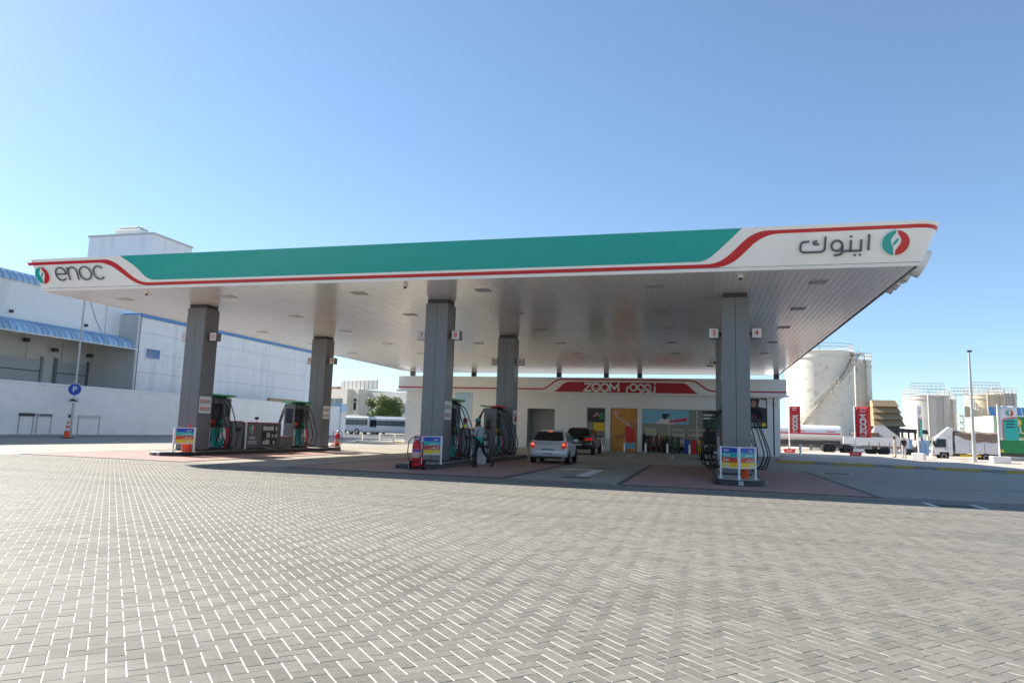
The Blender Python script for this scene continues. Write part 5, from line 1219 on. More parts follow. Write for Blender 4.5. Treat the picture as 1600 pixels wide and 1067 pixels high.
q = AY(602, 675, 112); bus('white coach parked before the green tree beside the shop corner', (q.x-4.0, 112, -.05), rad(6), 10.5, 3.0)
q = AY(541, 676, 108); bus('cream white coach parked beyond the end of the boundary wall', (q.x-1.0, 107, -.05), rad(-6), 6.8, 3.0)
bld = thing('office_building', 'cream two storey building with roof screens beyond the coaches', 'building', (AY(500, 660, 150).x+2.8, 150, 0), rad(-22))
BX(-16, 9.5, 0, 14, 0, 9.8).build('main_block', 'cream', bld, smooth=0); BX(-16, 9.7, -.3, 0, 6.7, 6.95).build('string_course', 'concrete_pale', bld, smooth=0)
BX(-.5, 7.5, -1.6, 0, 4.0, 9.8).build('bay', 'cream', bld, smooth=0)
for x0, x1, y_ in ((.6, 5.8, -1.62), (-2.6, -1.2, -.02), (-6.5, -3.8, -.02), (-10.5, -8, -.02)):
    w_ = BX(x0, x1, y_-.02, y_, 4.9, 7.6).build('window', 'glass_green', bld, smooth=0)
    BX((x0+x1)/2-.05, (x0+x1)/2+.05, y_-.05, y_-.02, 4.9, 7.6).build('mullion', 'white_paint', w_, smooth=0)
BX(8.0, 8.9, -.03, 0, 5.0, 7.6).build('window', 'glass_dark', bld, smooth=0)
BX(9.5, 30, 3.0, 14, 0, 9.2).build('side_block', 'dock', bld, smooth=0)
for k in range(9): BX(1.0+k*1.45, 1.0+k*1.45+1.2, 1.6, 2.0, 9.8, 12.0, .03).build('roof_screen', 'dock', bld)
BX(-9, .5, 1, 4, 9.8, 10.6).build('roof_unit', 'rusty', bld, smooth=0)
BX(2.6, 6.6, -2.4, -1.0, 1.6, 3.6).build('blue_canopy', 'blue_trim', bld, smooth=0)
q = AY(535, 640, 76)
bx = thing('blue_white_kiosk', 'white box cabin with a pale blue top band at the end of the boundary wall', 'cabin', (q.x-1.6, 76.2, 0)); BX(.2, 1.35, 0, 1.2, 0, 3.0).build('cabin', 'wall_white', bx, smooth=0); BX(.17, 1.38, -.03, 1.23, 3.0, 4.0).build('top_band', 'poster_sky', bx, smooth=0)
# tree
def tree(lab, loc, H, Rr, nl=17000):
    t = thing('leafy_tree', lab, 'tree', loc); b = MB(); b.tube([(0, 0, 0), (.1, 0, H*.2), (.05, .1, H*.45), (.1, .1, H*.75)], [.3, .24, .17, .06], 10)
    cl = []
    for k in range(11):
        a = 2.4*k; r_ = Rr*(.35+.45*random.random()); z = H*(.30+.5*random.random()); e = Vector((math.cos(a)*r_, math.sin(a)*r_, z)); b.tube([(.05, .05, H*.25+.02*k), e*.5+Vector((0, 0, H*.12)), e], [.11, .07, .03], 6)
        cl.append((e, Rr*random.uniform(.30, .46)))
    for k in range(16):
        a = random.uniform(0, 6.28); z = H*random.uniform(.22, .92); r_ = Rr*random.uniform(.3, .78)*math.sqrt(max(.1, 1-((z/H-.5)/.55)**2)); cl.append((Vector((math.cos(a)*r_, math.sin(a)*r_, z)), Rr*random.uniform(.2, .36)))
    b.build('trunk', 'tree_bark', t)
    v = []; f = []
    for k in range(nl):
        c_, r_ = random.choice(cl); d = Vector((random.gauss(0, 1), random.gauss(0, 1), random.gauss(0, 1))).normalized()*r_*(random.random()**.4); d.z *= .8; p = c_+d
        if p.z < H*.12: continue
        s_ = random.uniform(.10, .20); u = Vector((random.gauss(0, 1), random.gauss(0, 1), random.gauss(0, .6))).normalized(); w_ = u.orthogonal().normalized(); n0 = len(v)
        v += [p-u*s_, p-w_*s_*.5, p+u*s_, p+w_*s_*.5]; f.append((n0, n0+1, n0+2, n0+3))
    MB().add(v, f).build('crown', 'leaf', t, smooth=0)
q = AY(600, 660, 121); tree('round green leafy tree behind the white coach by the shop corner', (q.x, 121, 0), 7.9, 3.7)
# ================================================================== right: banners, vehicles, tanks
def banner(lab, px, py, z, m, Hh, side, wd, z0, kind):
    p = GP(px, py, z); t = thing('banner_flag', lab, 'banner', (p.x, p.y, z), rad(-12), 'banner flags along the footpath')
    red = m == 'bright_red'
    if red: MB().prism([(-.42, 0), (.42, 0), (.5, .34), (-.5, .34)], lambda u, v, d: (u, -d, v), -.35, .35).build('base_block', 'bright_red', t, smooth=0); text('base_text', 'ZOOM', .17, 'paper', t, (0, -.36, .17), bold=.004)
    else: BX(-.55, .55, -.4, .4, 0, .5, .03).build('base_block', 'truck_white', t)
    MB().cyl((0, 0, .4), (0, 0, Hh), .05, n=10).build('pole', 'white_paint', t)
    x0, x1 = .06, .06+wd
    n = 8; b = MB(); v = []
    for i in range(n+1):
        for k in range(5):
            u = k/4; v.append((x0+(x1-x0)*u, .05*math.sin(u*5+i*.7)*u, z0+(Hh-.1-z0)*i/n))
    b.add(v, [(i*5+k, i*5+k+1, (i+1)*5+k+1, (i+1)*5+k) for i in range(n) for k in range(4)])
    o = b.build('cloth', m, t, smooth=60); s_ = o.modifiers.new('thick', 'SOLIDIFY'); s_.thickness = .012
    return t, x0, x1
BF = lambda x, z, d: (x, -.07-d, z)
for lab, px, py, top, word in (('red banner with upright white Arabic lettering near the shop right end', 1234, 707, 633, 'a'), ('red banner with upright white lettering before the big storage tank', 1337, 712, 634, 'e')):
    H_ = (py-top)/F*DEP(GP(px, py, .13)); t, x0, x1 = banner(lab, px, py, .13, 'bright_red', H_, 1, 1.18 if word == 'e' else .92, H_*(.37 if word == 'e' else .4), word)
    xc = (x0+x1)/2; K = H_/5.2; zb = H_*(.445 if word == 'e' else .475); e = .22*K*1.1
    rb = lambda pts, c_=False, ww=.15*K: MB().ribbon(pts, ww, BF, .0, .008, closed=c_)
    if word == 'e':
        rb([(xc-e, zb), (xc-e, zb+.40*K), (xc+e, zb), (xc+e, zb+.40*K)]).build('letter', 'paper', t, smooth=0)
        for k in (0, 1): rb(arc(xc, zb+(.72+.50*k)*K, e, 0, 350, 18), True).build('letter', 'paper', t, smooth=0)
        rb([(xc+e*1.1, zb+1.50*K), (xc-e, zb+1.50*K), (xc+.3*e, zb+1.72*K), (xc-e, zb+1.94*K), (xc+e*1.1, zb+1.94*K)]).build('letter', 'paper', t, smooth=0)
        text('small_text', 'Now', .25*K, 'paper', t, (xc, -.09, H_-.30*K), bold=.004); text('small_text', 'Open', .25*K, 'paper', t, (xc, -.09, H_-.56*K), bold=.004)
        for k in range(4): BX(xc-.28*K+.15*K*k, xc-.19*K+.15*K*k, -.09, -.075, H_*.395, H_*.395+.11*K).build('foot_mark', 'paper', t, smooth=0)
    else:
        for k in (0, 1, 2): rb(arc(xc, zb+(.26+.46*k)*K, e*.85, 0, 350, 18), True).build('letter', 'paper', t, smooth=0)
        rb([(xc-e, zb-.04*K), (xc+e*.4, zb)]).build('letter', 'paper', t, smooth=0); rb([(xc-e, zb+1.55*K), (xc+e, zb+1.55*K), (xc+e, zb+1.7*K)]).build('letter', 'paper', t, smooth=0)
        for k in range(2):
            BX(xc-.25*K, xc+(.2-.1*k)*K, -.09, -.075, H_-(.36+.22*k)*K, H_-(.26+.22*k)*K).build('small_mark', 'paper', t, smooth=0)
        for k in range(3): BX(xc-.25*K+.18*K*k, xc-.14*K+.18*K*k, -.09, -.075, H_*.418, H_*.418+.10*K).build('foot_mark', 'paper', t, smooth=0)
for lab, px, py, top, wd, rz in (('white and teal banner turned edge-on beside the white truck', 1436, 718, 632, 1.5, 66), ('white and teal banner with emblem in front of the white truck', 1563, 724, 632, 1.12, -4)):
    H_ = (py-top)/F*DEP(GP(px, py, .13)); t, x0, x1 = banner(lab, px, py, .13, 'truck_white', H_, 1, wd, H_*.40, 't'); t.rotation_euler = (0, 0, rad(rz))
    z0 = H_*.40; z1 = H_-.1
    MB().prism([(x0+.25, z0), (x1, z0), (x1, z0+(z1-z0)*.64), (x0+.36, z0+(z1-z0)*.58), (x0+.25, z0+(z1-z0)*.54)], BF, 0, .006).build('teal_print', 'band_teal', t, smooth=0)
    MB().ribbon([(x0+.22, z0), (x0+.22, z0+(z1-z0)*.56), (x0+.36, z0+(z1-z0)*.61), (x1, z0+(z1-z0)*.67)], .06, BF, 0, .006).build('red_line_print', 'bright_red', t, smooth=0)
    logo(t, BF, (x0+x1)/2+.1, z1-.5, .22, .008, 'emblem')
    for k in range(3): MB().ribbon([((x0+x1)/2-.15, z0+.9+.2*k), ((x0+x1)/2+.38, z0+.9+.2*k)], .07, BF, .006, .009).build('text_line_print', 'trousers', t, smooth=0)
# street lamp
p = GP(1523, 722, .13); sl_ = thing('street_lamp', 'tall slim grey street lamp standing on the footpath before the truck', 'street lamp', (p.x, p.y, .13))
Hh = (722-549)/F*DEP(p)
MB().cyl((0, 0, 0), (0, 0, Hh), .14, .07, n=14).build('shaft', 'galv', sl_); BX(-.2, .2, -.2, .2, 0, .04).build('base_plate', 'galv', sl_, smooth=0); BX(-.14, .2, -.1, .1, Hh, Hh+.14, .04).build('luminaire', 'clad_dark', sl_)
# light truck with tarpaulin
p = GP(1489, 719, .0); tk = thing('light_truck', 'white light truck with wind deflector and brown tarpaulin over its bed', 'truck', (p.x-1.35, p.y+1.2, -.05), rad(-9))
k = 1.0
def TB(x0, x1, y0, y1, z0, z1, c_, nm, m, par=None): return BX(x0, x1, y0, y1, z0, z1, c_).build(nm, m, par or tk)
v = [(0, -1, .55), (0, -1, 1.15), (.35, -.98, 2.15), (.5, -.95, 2.28), (1.75, -.95, 2.28), (1.75, -1, .55)]
b = MB(); n = len(v); b.add(v + [(x, -y, z) for x, y, z in v], [tuple(range(n)), tuple(range(2*n-1, n-1, -1))] + [(q, (q+1) % n, n+(q+1) % n, n+q) for q in range(n)]); o = b.build('cab', 'truck_white', tk, smooth=0); bv = o.modifiers.new('b', 'BEVEL'); bv.width = .06; bv.segments = 2
MB().add([(-.012, -.88, 1.22), (.315, -.88, 2.1), (.315, .88, 2.1), (-.012, .88, 1.22)], [(0, 1, 2, 3)]).build('windscreen', 'glass_green', tk, smooth=0)
for s_ in (-1, 1): MB().add([(.22, s_*1.012, 1.25), (1.2, s_*1.012, 1.25), (1.2, s_*.985, 2.05), (.48, s_*.985, 2.05)], [(0, 1, 2, 3)]).build('side_window', 'glass_dark', tk, smooth=0); TB(-.02, .1, s_*.9-.13, s_*.9+.13, .72, .95, .02, 'headlight', 'lamp_clear'); TB(.1, .3, s_*1.15-.08, s_*1.15+.08, 1.4, 1.85, .02, 'mirror', 'black')
TB(-.05, .1, -1.02, 1.02, .35, .62, .03, 'bumper', 'truck_white'); TB(-.03, .05, -.55, .55, .70, .98, .01, 'grille', 'clad_dark')
b = MB(); v = [(.55, -.9, 2.29), (1.75, -.9, 2.29), (1.85, -.9, 3.15), (1.55, -.9, 3.2)]; n = 4; b.add(v + [(x, -y, z) for x, y, z in v], [tuple(range(n)), tuple(range(2*n-1, n-1, -1))] + [(q, (q+1) % n, n+(q+1) % n, n+q) for q in range(n)]); b.build('wind_deflector', 'truck_white', tk, smooth=0)
TB(1.85, 5.4, -.45, .45, .45, .68, .0, 'chassis_rail', 'chassis')
for k_ in range(3): TB(1.95+k_*1.18, 1.95+k_*1.18+1.15, -1.06, -1.0, .8, 1.75, .01, 'side_board', 'truck_grey')
TB(1.95, 5.5, -1.0, 1.06, .72, .82, .01, 'bed', 'truck_grey'); TB(1.95, 5.5, 1.0, 1.06, .82, 1.75, .01, 'side_board', 'truck_grey'); TB(5.44, 5.5, -1.0, 1.0, .82, 1.75, .01, 'tail_board', 'truck_grey')
b = MB(); v = []; N = 16
for i_ in range(N+1):
    x = 1.97+(5.48-1.97)*i_/N; lo = 2.42-.58*min(1, i_/7.0)+.05*math.sin(i_*1.3); hi = 2.72+.05*math.sin(i_*.9)
    for yy, zz in ((-1.075, lo), (-1.05, hi-.08), (-.5, hi+.08), (0, hi+.12), (.5, hi+.08), (1.05, hi-.08), (1.075, 1.9)): v.append((x, yy+.02*math.sin(i_*2.1), zz))
b.add(v, [(i_*7+q, i_*7+q+1, (i_+1)*7+q+1, (i_+1)*7+q) for i_ in range(N) for q in range(6)]); b.build('tarpaulin', 'tarp', tk, smooth=60)
BX(1.97, 5.46, -1.03, 1.03, 1.75, 2.4).build('load', 'truck_grey', tk, smooth=0)
for x in (1.0, 4.4):
    for s_ in (-1, 1):
        w_ = MB().lathe([(.22, -.12), (.38, -.12), (.41, -.08), (.41, .08), (.38, .12), (.22, .12)], 22, (0, 0, 0), 'y').build('wheel', 'tyre', tk, loc=(x, s_*.9, .41)); MB().lathe([(0, -.10), (.22, -.125), (.24, 0), (.22, .125), (0, .10)], 18, (0, 0, 0), 'y').build('rim', 'alloy', w_)
for x in (2.3, 3.6): TB(x, x+.9, -.98, -.92, .42, .62, 0, 'side_guard', 'yellow')
for s_ in (-1, 1):
    TB(.20, 1.62, s_*1.006-.004, s_*1.006+.004, 1.17, 1.19, 0, 'door_seam', 'clad'); TB(1.28, 1.30, s_*1.006-.004, s_*1.006+.004, .62, 2.1, 0, 'door_seam', 'clad'); TB(1.05, 1.22, s_*1.02-.015, s_*1.02+.015, 1.02, 1.07, .006, 'door_handle', 'black')
    TB(.62, 1.42, s_*1.004-.006, s_*1.004+.006, .55, .80, .0, 'wheel_arch', 'black'); TB(.02, .20, s_*1.005-.02, s_*1.005+.02, .66, .78, .01, 'indicator', 'orange')
tk.scale = (.9, .9, .9)
# green box truck tail behind it
p = GP(1590, 724, 0); gt = thing('green_lorry', 'dark green lorry body parked right behind the white truck', 'lorry', (p.x+1.6, p.y+7, -.05), rad(-9))
BX(-1.6, 3.5, -1.2, 1.2, .8, 1.95, .03).build('body', 'shop_green', gt); BX(-1.4, -.4, -1.22, -1.2, 1.2, 1.85).build('rear_grid', 'clad_dark', gt, smooth=0); BX(-1.6, 3.5, -1.0, 1.0, .5, .8).build('chassis', 'chassis', gt, smooth=0)
BX(-1.62, -.2, -1.23, -1.2, .85, 1.1).build('yellow_strip', 'yellow', gt, smooth=0)
for x in (-.8, 2.4): MB().lathe([(0, -.16), (.25, -.15), (.45, -.12), (.48, 0), (.45, .12), (0, .15)], 20, (x, -1.0, .48), 'y').build('wheel', 'tyre', gt); MB().lathe([(0, -.16), (.25, -.15), (.45, -.12), (.48, 0), (.45, .12), (0, .15)], 20, (x, 1.0, .48), 'y').build('wheel', 'tyre', gt)
# tanker trailer
p = GP(1295, 708, 0); ty = p.y+1.5; a_ = AY(1222, 676, ty-1.0); e_ = AY(1317, 676, ty-1.0); z1 = AY(1280, 664, ty-1.0).z; z0 = AY(1280, 690, ty-1.0).z
tn = thing('tanker_trailer', 'white tanker trailer with a red stripe parked beyond the red banners', 'tanker', (0, ty, -.05), 0)
zc, rz_ = (z0+z1)/2+.05, (z1-z0)/2; xa, xb = a_.x-3.5, e_.x
prof = [(.0, xa), (.7, xa+.05), (.97, xa+.2), (1.0, xa+.5), (1.0, xb-.4), (.97, xb-.15), (.6, xb), (0, xb+.02)]
b = MB(); n = 32; v = []
for r_, x in prof:
    for k in range(n):
        a = 2*math.pi*k/n; v.append((x, math.cos(a)*1.2*r_, zc+math.sin(a)*rz_*r_))
b.add(v, [(i_*n+k, i_*n+(k+1) % n, (i_+1)*n+(k+1) % n, (i_+1)*n+k) for i_ in range(len(prof)-1) for k in range(n)]); b.build('tank_shell', 'truck_white', tn, smooth=50)
BX(xa+.4, xb-.3, -1.215, -1.19, zc-.10, zc+.04).build('red_stripe', 'red', tn, smooth=0); BX(xa+.5, xb-.2, -.7, .7, z0-.25, z0+.12).build('frame', 'chassis', tn, smooth=0)
for k in range(3): BX(xb-1.6-3*k, xb-.8-3*k, -1.213, -1.2, zc+.16, zc+.24).build('red_lettering', 'red', tn, smooth=0)
for px in (1295, 1322):
    q = GP(px, 708.5, 0)
    for s_ in (-1, 1):
        w_ = MB().lathe([(.3, -.16), (.48, -.16), (.52, -.1), (.52, .1), (.48, .16), (.3, .16)], 24, (0, 0, 0), 'y').build('wheel', 'tyre', tn, loc=(q.x*(ty/q.y), s_*1.0, .52)); MB().lathe([(0, -.12), (.14, -.12), (.3, -.165), (.32, 0), (.3, .165), (.14, .12), (0, .12)], 20, (0, 0, 0), 'y').build('rim', 'dusty', w_)
    x = q.x*(ty/q.y); BX(x-.62, x+.62, -1.2, 1.2, 1.05, 1.12).build('mudguard', 'dusty', tn, smooth=0)
BX(xa+2, GP(1340, 708, 0).x*1.02, -.45, .45, .6, .95).build('bogie_beam', 'dusty', tn, smooth=0)
for k in range(5): BX(xa+3+1.1*k, xa+3.25+1.1*k, -1.0, -.85, .3, .95).build('landing_leg', 'dusty', tn, smooth=0)
# low parked trailer chassis next to it
q = AY(1330, 706, ty+.6); tc = thing('bare_trailer_chassis', 'dusty bare trailer chassis with stake posts beside the tanker', 'trailer', (q.x+1.0, ty+.8, -.05), rad(-3))
BX(0, 4.2, -.5, .5, .75, 1.0).build('beam', 'dusty', tc, smooth=0)
for k in range(9): BX(.1+.5*k, .22+.5*k, -1.1, 1.1, .68, .75).build('cross_member', 'dusty', tc, smooth=0); BX(.1+.5*k, .18+.5*k, -1.1, -1.02, .75, 1.0+.35*(k % 2)).build('stake', 'rusty', tc, smooth=0)
for x in (1.0, 2.2): MB().lathe([(0, -.15), (.3, -.15), (.48, -.1), (.48, .1), (.3, .15), (0, .15)], 20, (x, -.95, .48), 'y').build('wheel', 'tyre', tc); MB().lathe([(0, -.15), (.3, -.15), (.48, -.1), (.48, .1), (.3, .15), (0, .15)], 20, (x, .95, .48), 'y').build('wheel', 'tyre', tc)
# dark sedan
q = GP(1378, 707, 0); car('dark blue saloon car parked side-on beyond the two people', (q.x+5.4*.92, 93, -.05), rad(92), 'car_blue', 4.7, 1.8, 1.47, .92, (.55, 1.25), (3.55, 2.55), .32, sill=.25)
# plaster walls, sheds, container
def shed(name, lab, cat, x0, x1, y0, y1, z, m, roofm=None, rh=0):
    t = thing(name, lab, cat, (x0, y0, 0)); wd, dp = x1-x0, y1-y0; BX(0, wd, 0, dp, -.06, z).build('walls', m, t, smooth=0)
    if roofm:
        if rh: MB().add([(-.3, -.3, z), (wd+.3, -.3, z), (wd+.3, dp+.3, z), (-.3, dp+.3, z), (wd*.2, dp/2, z+rh), (wd*.6, dp/2, z+rh)], [(0, 1, 5, 4), (1, 2, 5), (2, 3, 4, 5), (3, 0, 4), (0, 3, 2, 1)]).build('roof', roofm, t, smooth=0)
        else: BX(-.2, wd+.2, -.2, dp+.2, z, z+.2).build('roof', roofm, t, smooth=0)
    return t
Y_ = 100
x0, x1 = AY(1318, 690, Y_).x, AY(1420, 690, Y_).x; shed('yard_wall', 'pale plastered yard wall behind the dark saloon car', 'wall', x0, x1, Y_, Y_+.3, AY(1370, 683, Y_).z, 'wall_white')
x0, x1 = AY(1341, 690, 103).x, AY(1371, 690, 103).x; shed('brown_hut', 'low reddish brown hut at the foot of the big tanks', 'hut', x0, x1, 103, 106, AY(1355, 678, 103).z, 'brown', 'brown')
x0, x1 = AY(1367, 690, 104).x, AY(1402, 690, 104).x; shed('grey_hut', 'hut with a grey pitched roof beside the brown hut', 'hut', x0, x1, 104, 108, AY(1385, 683, 104).z, 'dock', 'roof_grey', 1.6)
Y_ = 92; x0, x1 = AY(1420, 700, Y_).x, AY(1478, 700, Y_).x
fc = thing('blue_hoarding', 'blue sheet metal hoarding left of the white truck cab', 'hoarding', (x0, Y_, 0)); n = 9
for k in range(n): BX((x1-x0)*k/n+.02, (x1-x0)*(k+1)/n-.02, 0, .06, 0, AY(1440, 687, Y_).z-.05*(k % 3)).build('sheet', 'fence_blue', fc, smooth=0)
Y_ = 96; x0, x1 = AY(1450, 700, Y_).x, AY(1600, 700, Y_).x
shed('long_yard_wall', 'cream yard wall behind the white truck under the far tanks', 'wall', x0, x1+30, Y_, Y_+.3, AY(1480, 682, Y_).z, 'cream')
# beige louvred silo house
Y_ = 118; t = thing('louvred_shed', 'beige plant shed with stacked sloping louvres beside the big tank', 'shed', (AY(1366, 650, Y_).x, Y_, 0)); wd = AY(1405, 650, Y_).x-AY(1366, 650, Y_).x
BX(0, wd, 0, 8, 0, AY(1385, 650, Y_).z).build('dark_base', 'clad_dark', t, smooth=0)
zz = [AY(1385, y_, Y_).z for y_ in (666, 655, 645, 635, 625)]
for k in range(4):
    o_ = -.9+.15*k; MB().add([(-.2, o_, zz[k]), (wd+.7-.25*k, o_, zz[k]), (wd+.3-.25*k, o_+.75, zz[k+1]), (-.2, o_+.75, zz[k+1]), (-.2, 8, zz[k]), (wd+.7-.25*k, 8, zz[k]), (wd+.3-.25*k, 8, zz[k+1]), (-.2, 8, zz[k+1])], [(0, 1, 2, 3), (1, 5, 6, 2), (0, 4, 5, 1), (3, 2, 6, 7), (0, 3, 7, 4)]).build('louvre', 'beige', t, smooth=0)
for k in range(7): BX(wd*k/7+.1, wd*k/7+.25, -.2, -.05, 0, zz[0]).build('post', 'rusty', t, smooth=0)
Y_ = 112; x0, x1 = AY(1370, 672, Y_).x, AY(1450, 672, Y_).x
t = thing('pipe_rack', 'dark low pipe rack running between the tank groups', 'pipe rack', (x0, Y_, 0)); zc = AY(1410, 672, Y_).z
for k in range(4): MB().cyl((0, .3*k, zc+.25*(k % 2)), (x1-x0, .3*k, zc-.3+.25*(k % 2)), .16, n=10).build('pipe', 'chassis', t)
for k in range(8): BX((x1-x0)*k/8, (x1-x0)*k/8+.2, .3, .6, 0, zc-.2).build('trestle', 'clad_dark', t, smooth=0)
# storage tanks
def rails(t, R_, z, n=26, hh=1.1, a0=0, a1=360):
    b = MB(); full = abs(a1-a0) >= 359
    for k in range(n if full else n+1):
        a = rad(a0+(a1-a0)*k/n); b.tube([(R_*math.cos(a), R_*math.sin(a), z), (R_*math.cos(a), R_*math.sin(a), z+hh)], .045, 5)
    for q in (.55, 1.0): b.tube([(R_*math.cos(rad(a0+(a1-a0)*k/48)), R_*math.sin(rad(a0+(a1-a0)*k/48)), z+hh*q) for k in range(49 if not full else 48)], .04, 5, closed=full)
    b.build('guard_rail', 'rail', t)
def stank(lab, pxl, pxr, pyt, Y, m, stair=None, extra=True, walk=False):
    l, r = AY(pxl, 640, Y), AY(pxr, 640, Y); R_ = (r.x-l.x)/2*.965; H_ = AY((pxl+pxr)/2, pyt, Y-R_*.4).z
    t = thing('storage_tank', lab, 'storage tank', ((l.x+r.x)/2, Y+R_*.35, 0), 0, 'storage tanks')
    ns = 6; n = 64
    for k in range(ns):
        z0, z1 = H_*k/ns, H_*(k+1)/ns; MB().lathe([(R_+(.012 if k % 2 else 0), z0), (R_+(.012 if k % 2 else 0), z1)], n).build('shell_course', m, t, smooth=40)
    MB().lathe([(R_-.05, 0), (R_-.05, H_)], n).build('shell_core', m, t, smooth=40)
    MB().lathe([(R_+.12, H_-.05), (R_+.12, H_+.06), (R_*.5, H_+R_*.09), (0, H_+R_*.13)], n).build('roof', m, t, smooth=40)
    MB().lathe([(R_+.03, H_*.93), (R_+.16, H_*.93), (R_+.16, H_*.945), (R_+.03, H_*.945)], n).build('wind_girder', m, t, smooth=40)
    rails(t, R_+.05, H_+.05)
    if stair:
        a0, a1, z0, z1 = stair; st = int((z1-z0)/.28); b = MB(); ang = [rad(a0+(a1-a0)*k/st) for k in range(st+1)]
        for k, a in enumerate(ang):
            z = z0+(z1-z0)*k/st; c_, s_ = math.cos(a), math.sin(a); q = MB()
            i0, i1 = R_+.06, R_+1.0; w2 = .14/(R_+.5)
            pts = [(i0, -w2), (i1, -w2), (i1, w2), (i0, w2)]
            vv = [(r_*math.cos(a+d), r_*math.sin(a+d), z) for r_, d in pts]; vv += [(x, y, z+.05) for x, y, _ in vv]
            q.add(vv, [(0, 3, 2, 1), (4, 5, 6, 7)] + [(j, (j+1) % 4, 4+(j+1) % 4, 4+j) for j in range(4)]); q.build('stair_tread', 'rusty' if k % 3 else 'rail', t, smooth=0)
        for r_ in (R_+.08, R_+1.0):
            b.tube([(r_*math.cos(a), r_*math.sin(a), z0+(z1-z0)*k/st-.06) for k, a in enumerate(ang)], .07, 5)
        b.tube([((R_+1.0)*math.cos(a), (R_+1.0)*math.sin(a), z0+(z1-z0)*k/st+1.0) for k, a in enumerate(ang)], .04, 5)
        b.tube([((R_+1.0)*math.cos(a), (R_+1.0)*math.sin(a), z0+(z1-z0)*k/st+.5) for k, a in enumerate(ang)], .03, 5)
        for k, a in enumerate(ang):
            if k % 2 == 0:
                z = z0+(z1-z0)*k/st; b.tube([((R_+1.0)*math.cos(a), (R_+1.0)*math.sin(a), z), ((R_+1.0)*math.cos(a), (R_+1.0)*math.sin(a), z+1.0)], .03, 5)
        b.build('stair_rail', 'rail', t)
        q = BX(R_, R_+1.5, -.9, .9, -.05, .05).build('landing', 'rail', t, smooth=0); q.location = (0, 0, z1); q.rotation_euler = (0, 0, ang[-1])
    else:
        a = rad(-75); c_, s_ = math.cos(a), math.sin(a); b = MB()
        for d in (-.25, .25): b.tube([((R_+.35)*c_-s_*d, (R_+.35)*s_+c_*d, 0), ((R_+.35)*c_-s_*d, (R_+.35)*s_+c_*d, H_+.9)], .05, 5)
        for k in range(int(H_/.5)): b.tube([((R_+.35)*c_-s_*-.25, (R_+.35)*s_+c_*-.25, .4+.5*k), ((R_+.35)*c_-s_*.25, (R_+.35)*s_+c_*.25, .4+.5*k)], .03, 4)
        b.build('ladder', 'rail', t)
    for a in (-100, -60): MB().cyl(((R_+.2)*math.cos(rad(a)), (R_+.2)*math.sin(rad(a)), 0), ((R_+.2)*math.cos(rad(a)), (R_+.2)*math.sin(rad(a)), H_), .13, n=8).build('down_pipe', m, t) if (extra and not stair) else None
    if walk:
        b = MB()
        for k in range(9): x = -R_*.75+R_*1.5*k/8; b.tube([(x, -R_*.3, H_), (x, -R_*.3, H_+2.6)], .05, 5)
        for z in (H_+1.5, H_+2.05, H_+2.6): b.tube([(-R_*.75, -R_*.3, z), (R_*.75, -R_*.3, z)], .05, 5)
        b.build('top_walkway', 'rail', t)
    return t
stank('big weathered white storage tank with an outside spiral stair', 1228, 1341, 549, 112, 'tank_white', stair=(-132, -28, 3.2, 14.0))
stank('white storage tank half hidden behind the one with the spiral stair', 1313, 1366, 563, 122, 'tank_white')
stank('grey streaked storage tank behind the white truck cab', 1414, 1488, 618, 158, 'tank_grey', walk=True)
stank('narrow grey storage tank tucked behind the grey streaked one', 1448, 1497, 624, 176, 'tank_grey')
stank('rust stained yellowish storage tank behind the street lamp', 1511, 1574, 617, 158, 'tank_rust', walk=True)
stank('dark streaked storage tank right of the rust stained one', 1545, 1592, 615, 172, 'tank_grey')
Y_ = 150; l = AY(1485, 616, Y_); r = AY(1520, 616, Y_); t = thing('bridge_walkway', 'steel railed walkway bridging the far tank tops', 'walkway', (l.x, Y_, l.z)); b = BX(0, r.x-l.x, -.5, .5, -.1, 0)
for k in range(8): b.tube([((r.x-l.x)*k/7, -.5, 0), ((r.x-l.x)*k/7, -.5, 1.2)], .05, 5)
for z in (.6, 1.2): b.tube([(0, -.5, z), (r.x-l.x, -.5, z)], .05, 5)
b.build('deck_and_rails', 'rail', t, smooth=0)
Y_ = 140; l = AY(1501, 685, Y_); r = AY(1511, 685, Y_); t = thing('steel_stair_tower', 'small steel stair tower between the far tanks', 'tower', (l.x, Y_, 0)); wd = r.x-l.x; zt = AY(1506, 649, Y_).z
b = MB()
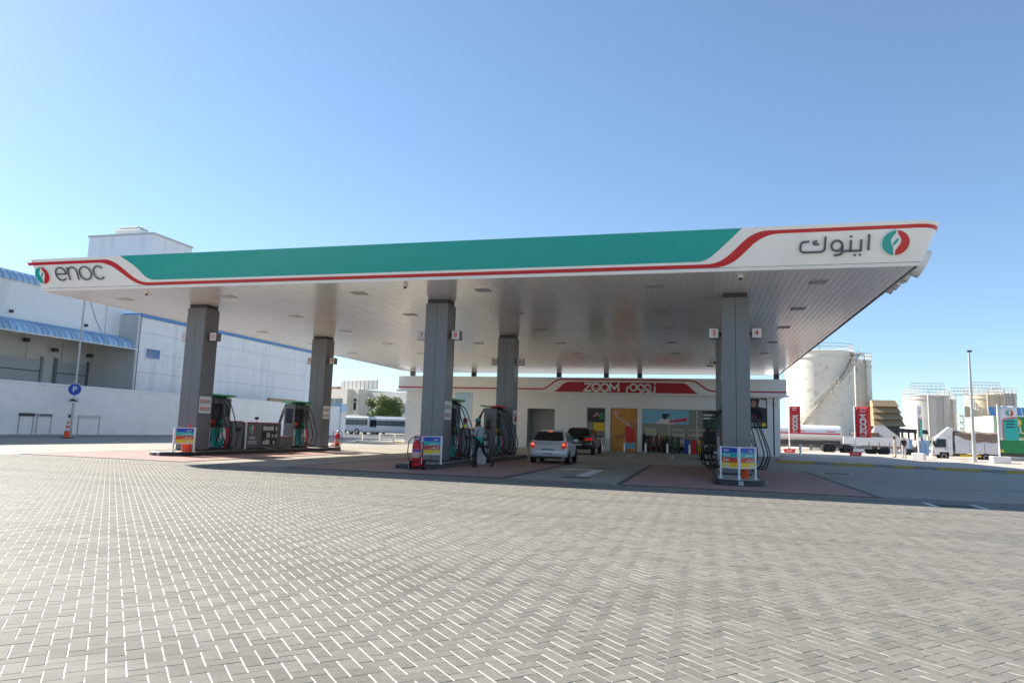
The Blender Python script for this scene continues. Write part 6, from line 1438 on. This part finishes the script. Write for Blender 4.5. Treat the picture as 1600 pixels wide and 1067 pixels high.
for x in (0, wd):
    for y in (0, 1.4): b.tube([(x, y, 0), (x, y, zt)], .06, 5)
for k in range(5):
    z = zt*(.3+.7*k/4); b.tube([(0, 0, z), (wd, 0, z), (wd, 1.4, z), (0, 1.4, z)], .07, 5, closed=True); b.tube([(0, 0, z), (wd, 0, z-.9)], .06, 5)
b.build('frame', 'rail', t, smooth=0)
# restaurant frontage on the far right
Y_ = 84; x0 = AY(1552, 660, Y_).x; x1 = x0+14; zt = AY(1580, 650, Y_).z; zm = AY(1570, 681, Y_).z
rs = thing('restaurant', 'green fronted restaurant with a blue tiled eave at the right edge', 'restaurant', (x0, Y_, 0))
BX(0, 14, 0, 8, -.05, zt).build('walls', 'cream', rs, smooth=0); BX(.3, 14, -.25, 0, zm-.1, zt-.15).build('sign_board', 'shop_green', rs, smooth=0)
text('sign_text', 'AUR', 1.0, 'paper', rs, (AY(1579, 670, Y_).x-x0, -.27, AY(1590, 672.5, Y_).z), align='LEFT', bold=.02)
ex, ez = AY(1584, 660, Y_).x-x0, AY(1584, 660, Y_).z
MB().prism(arc(ex, ez, .62, 0, 345, 23, ry=.50), lambda u, v, d: (u, -.25-d, v), 0, .02).build('round_emblem', 'yellow', rs, smooth=0); MB().prism(arc(ex, ez, .44, 0, 345, 23, ry=.34), lambda u, v, d: (u, -.27-d, v), 0, .02).build('emblem_centre', 'paper', rs, smooth=0); MB().prism(arc(ex, ez+.05, .16, 0, 345, 13, ry=.14), lambda u, v, d: (u, -.29-d, v), 0, .01).build('emblem_figure', 'goods_dark', rs, smooth=0)
for k in range(3): MB().prism(arc(1.6+1.6*k, zm-.65, .6, 0, 345, 19, ry=.4), lambda u, v, d: (u, -.02-d, v), 0, .02).build('dish_print', 'yellow', rs, smooth=0)
ze = AY(1560, 641, Y_-1).z
for k in range(24): MB().prism([(k*.6-.6, zt), (k*.6-.06, zt), (k*.6-.06, ze+.35), (k*.6-.6, ze+.35)], lambda u, v, d: (u, -.9+(v-zt)*.5-d, v), 0, .08).build('eave_tile', 'blue_trim', rs, smooth=0)
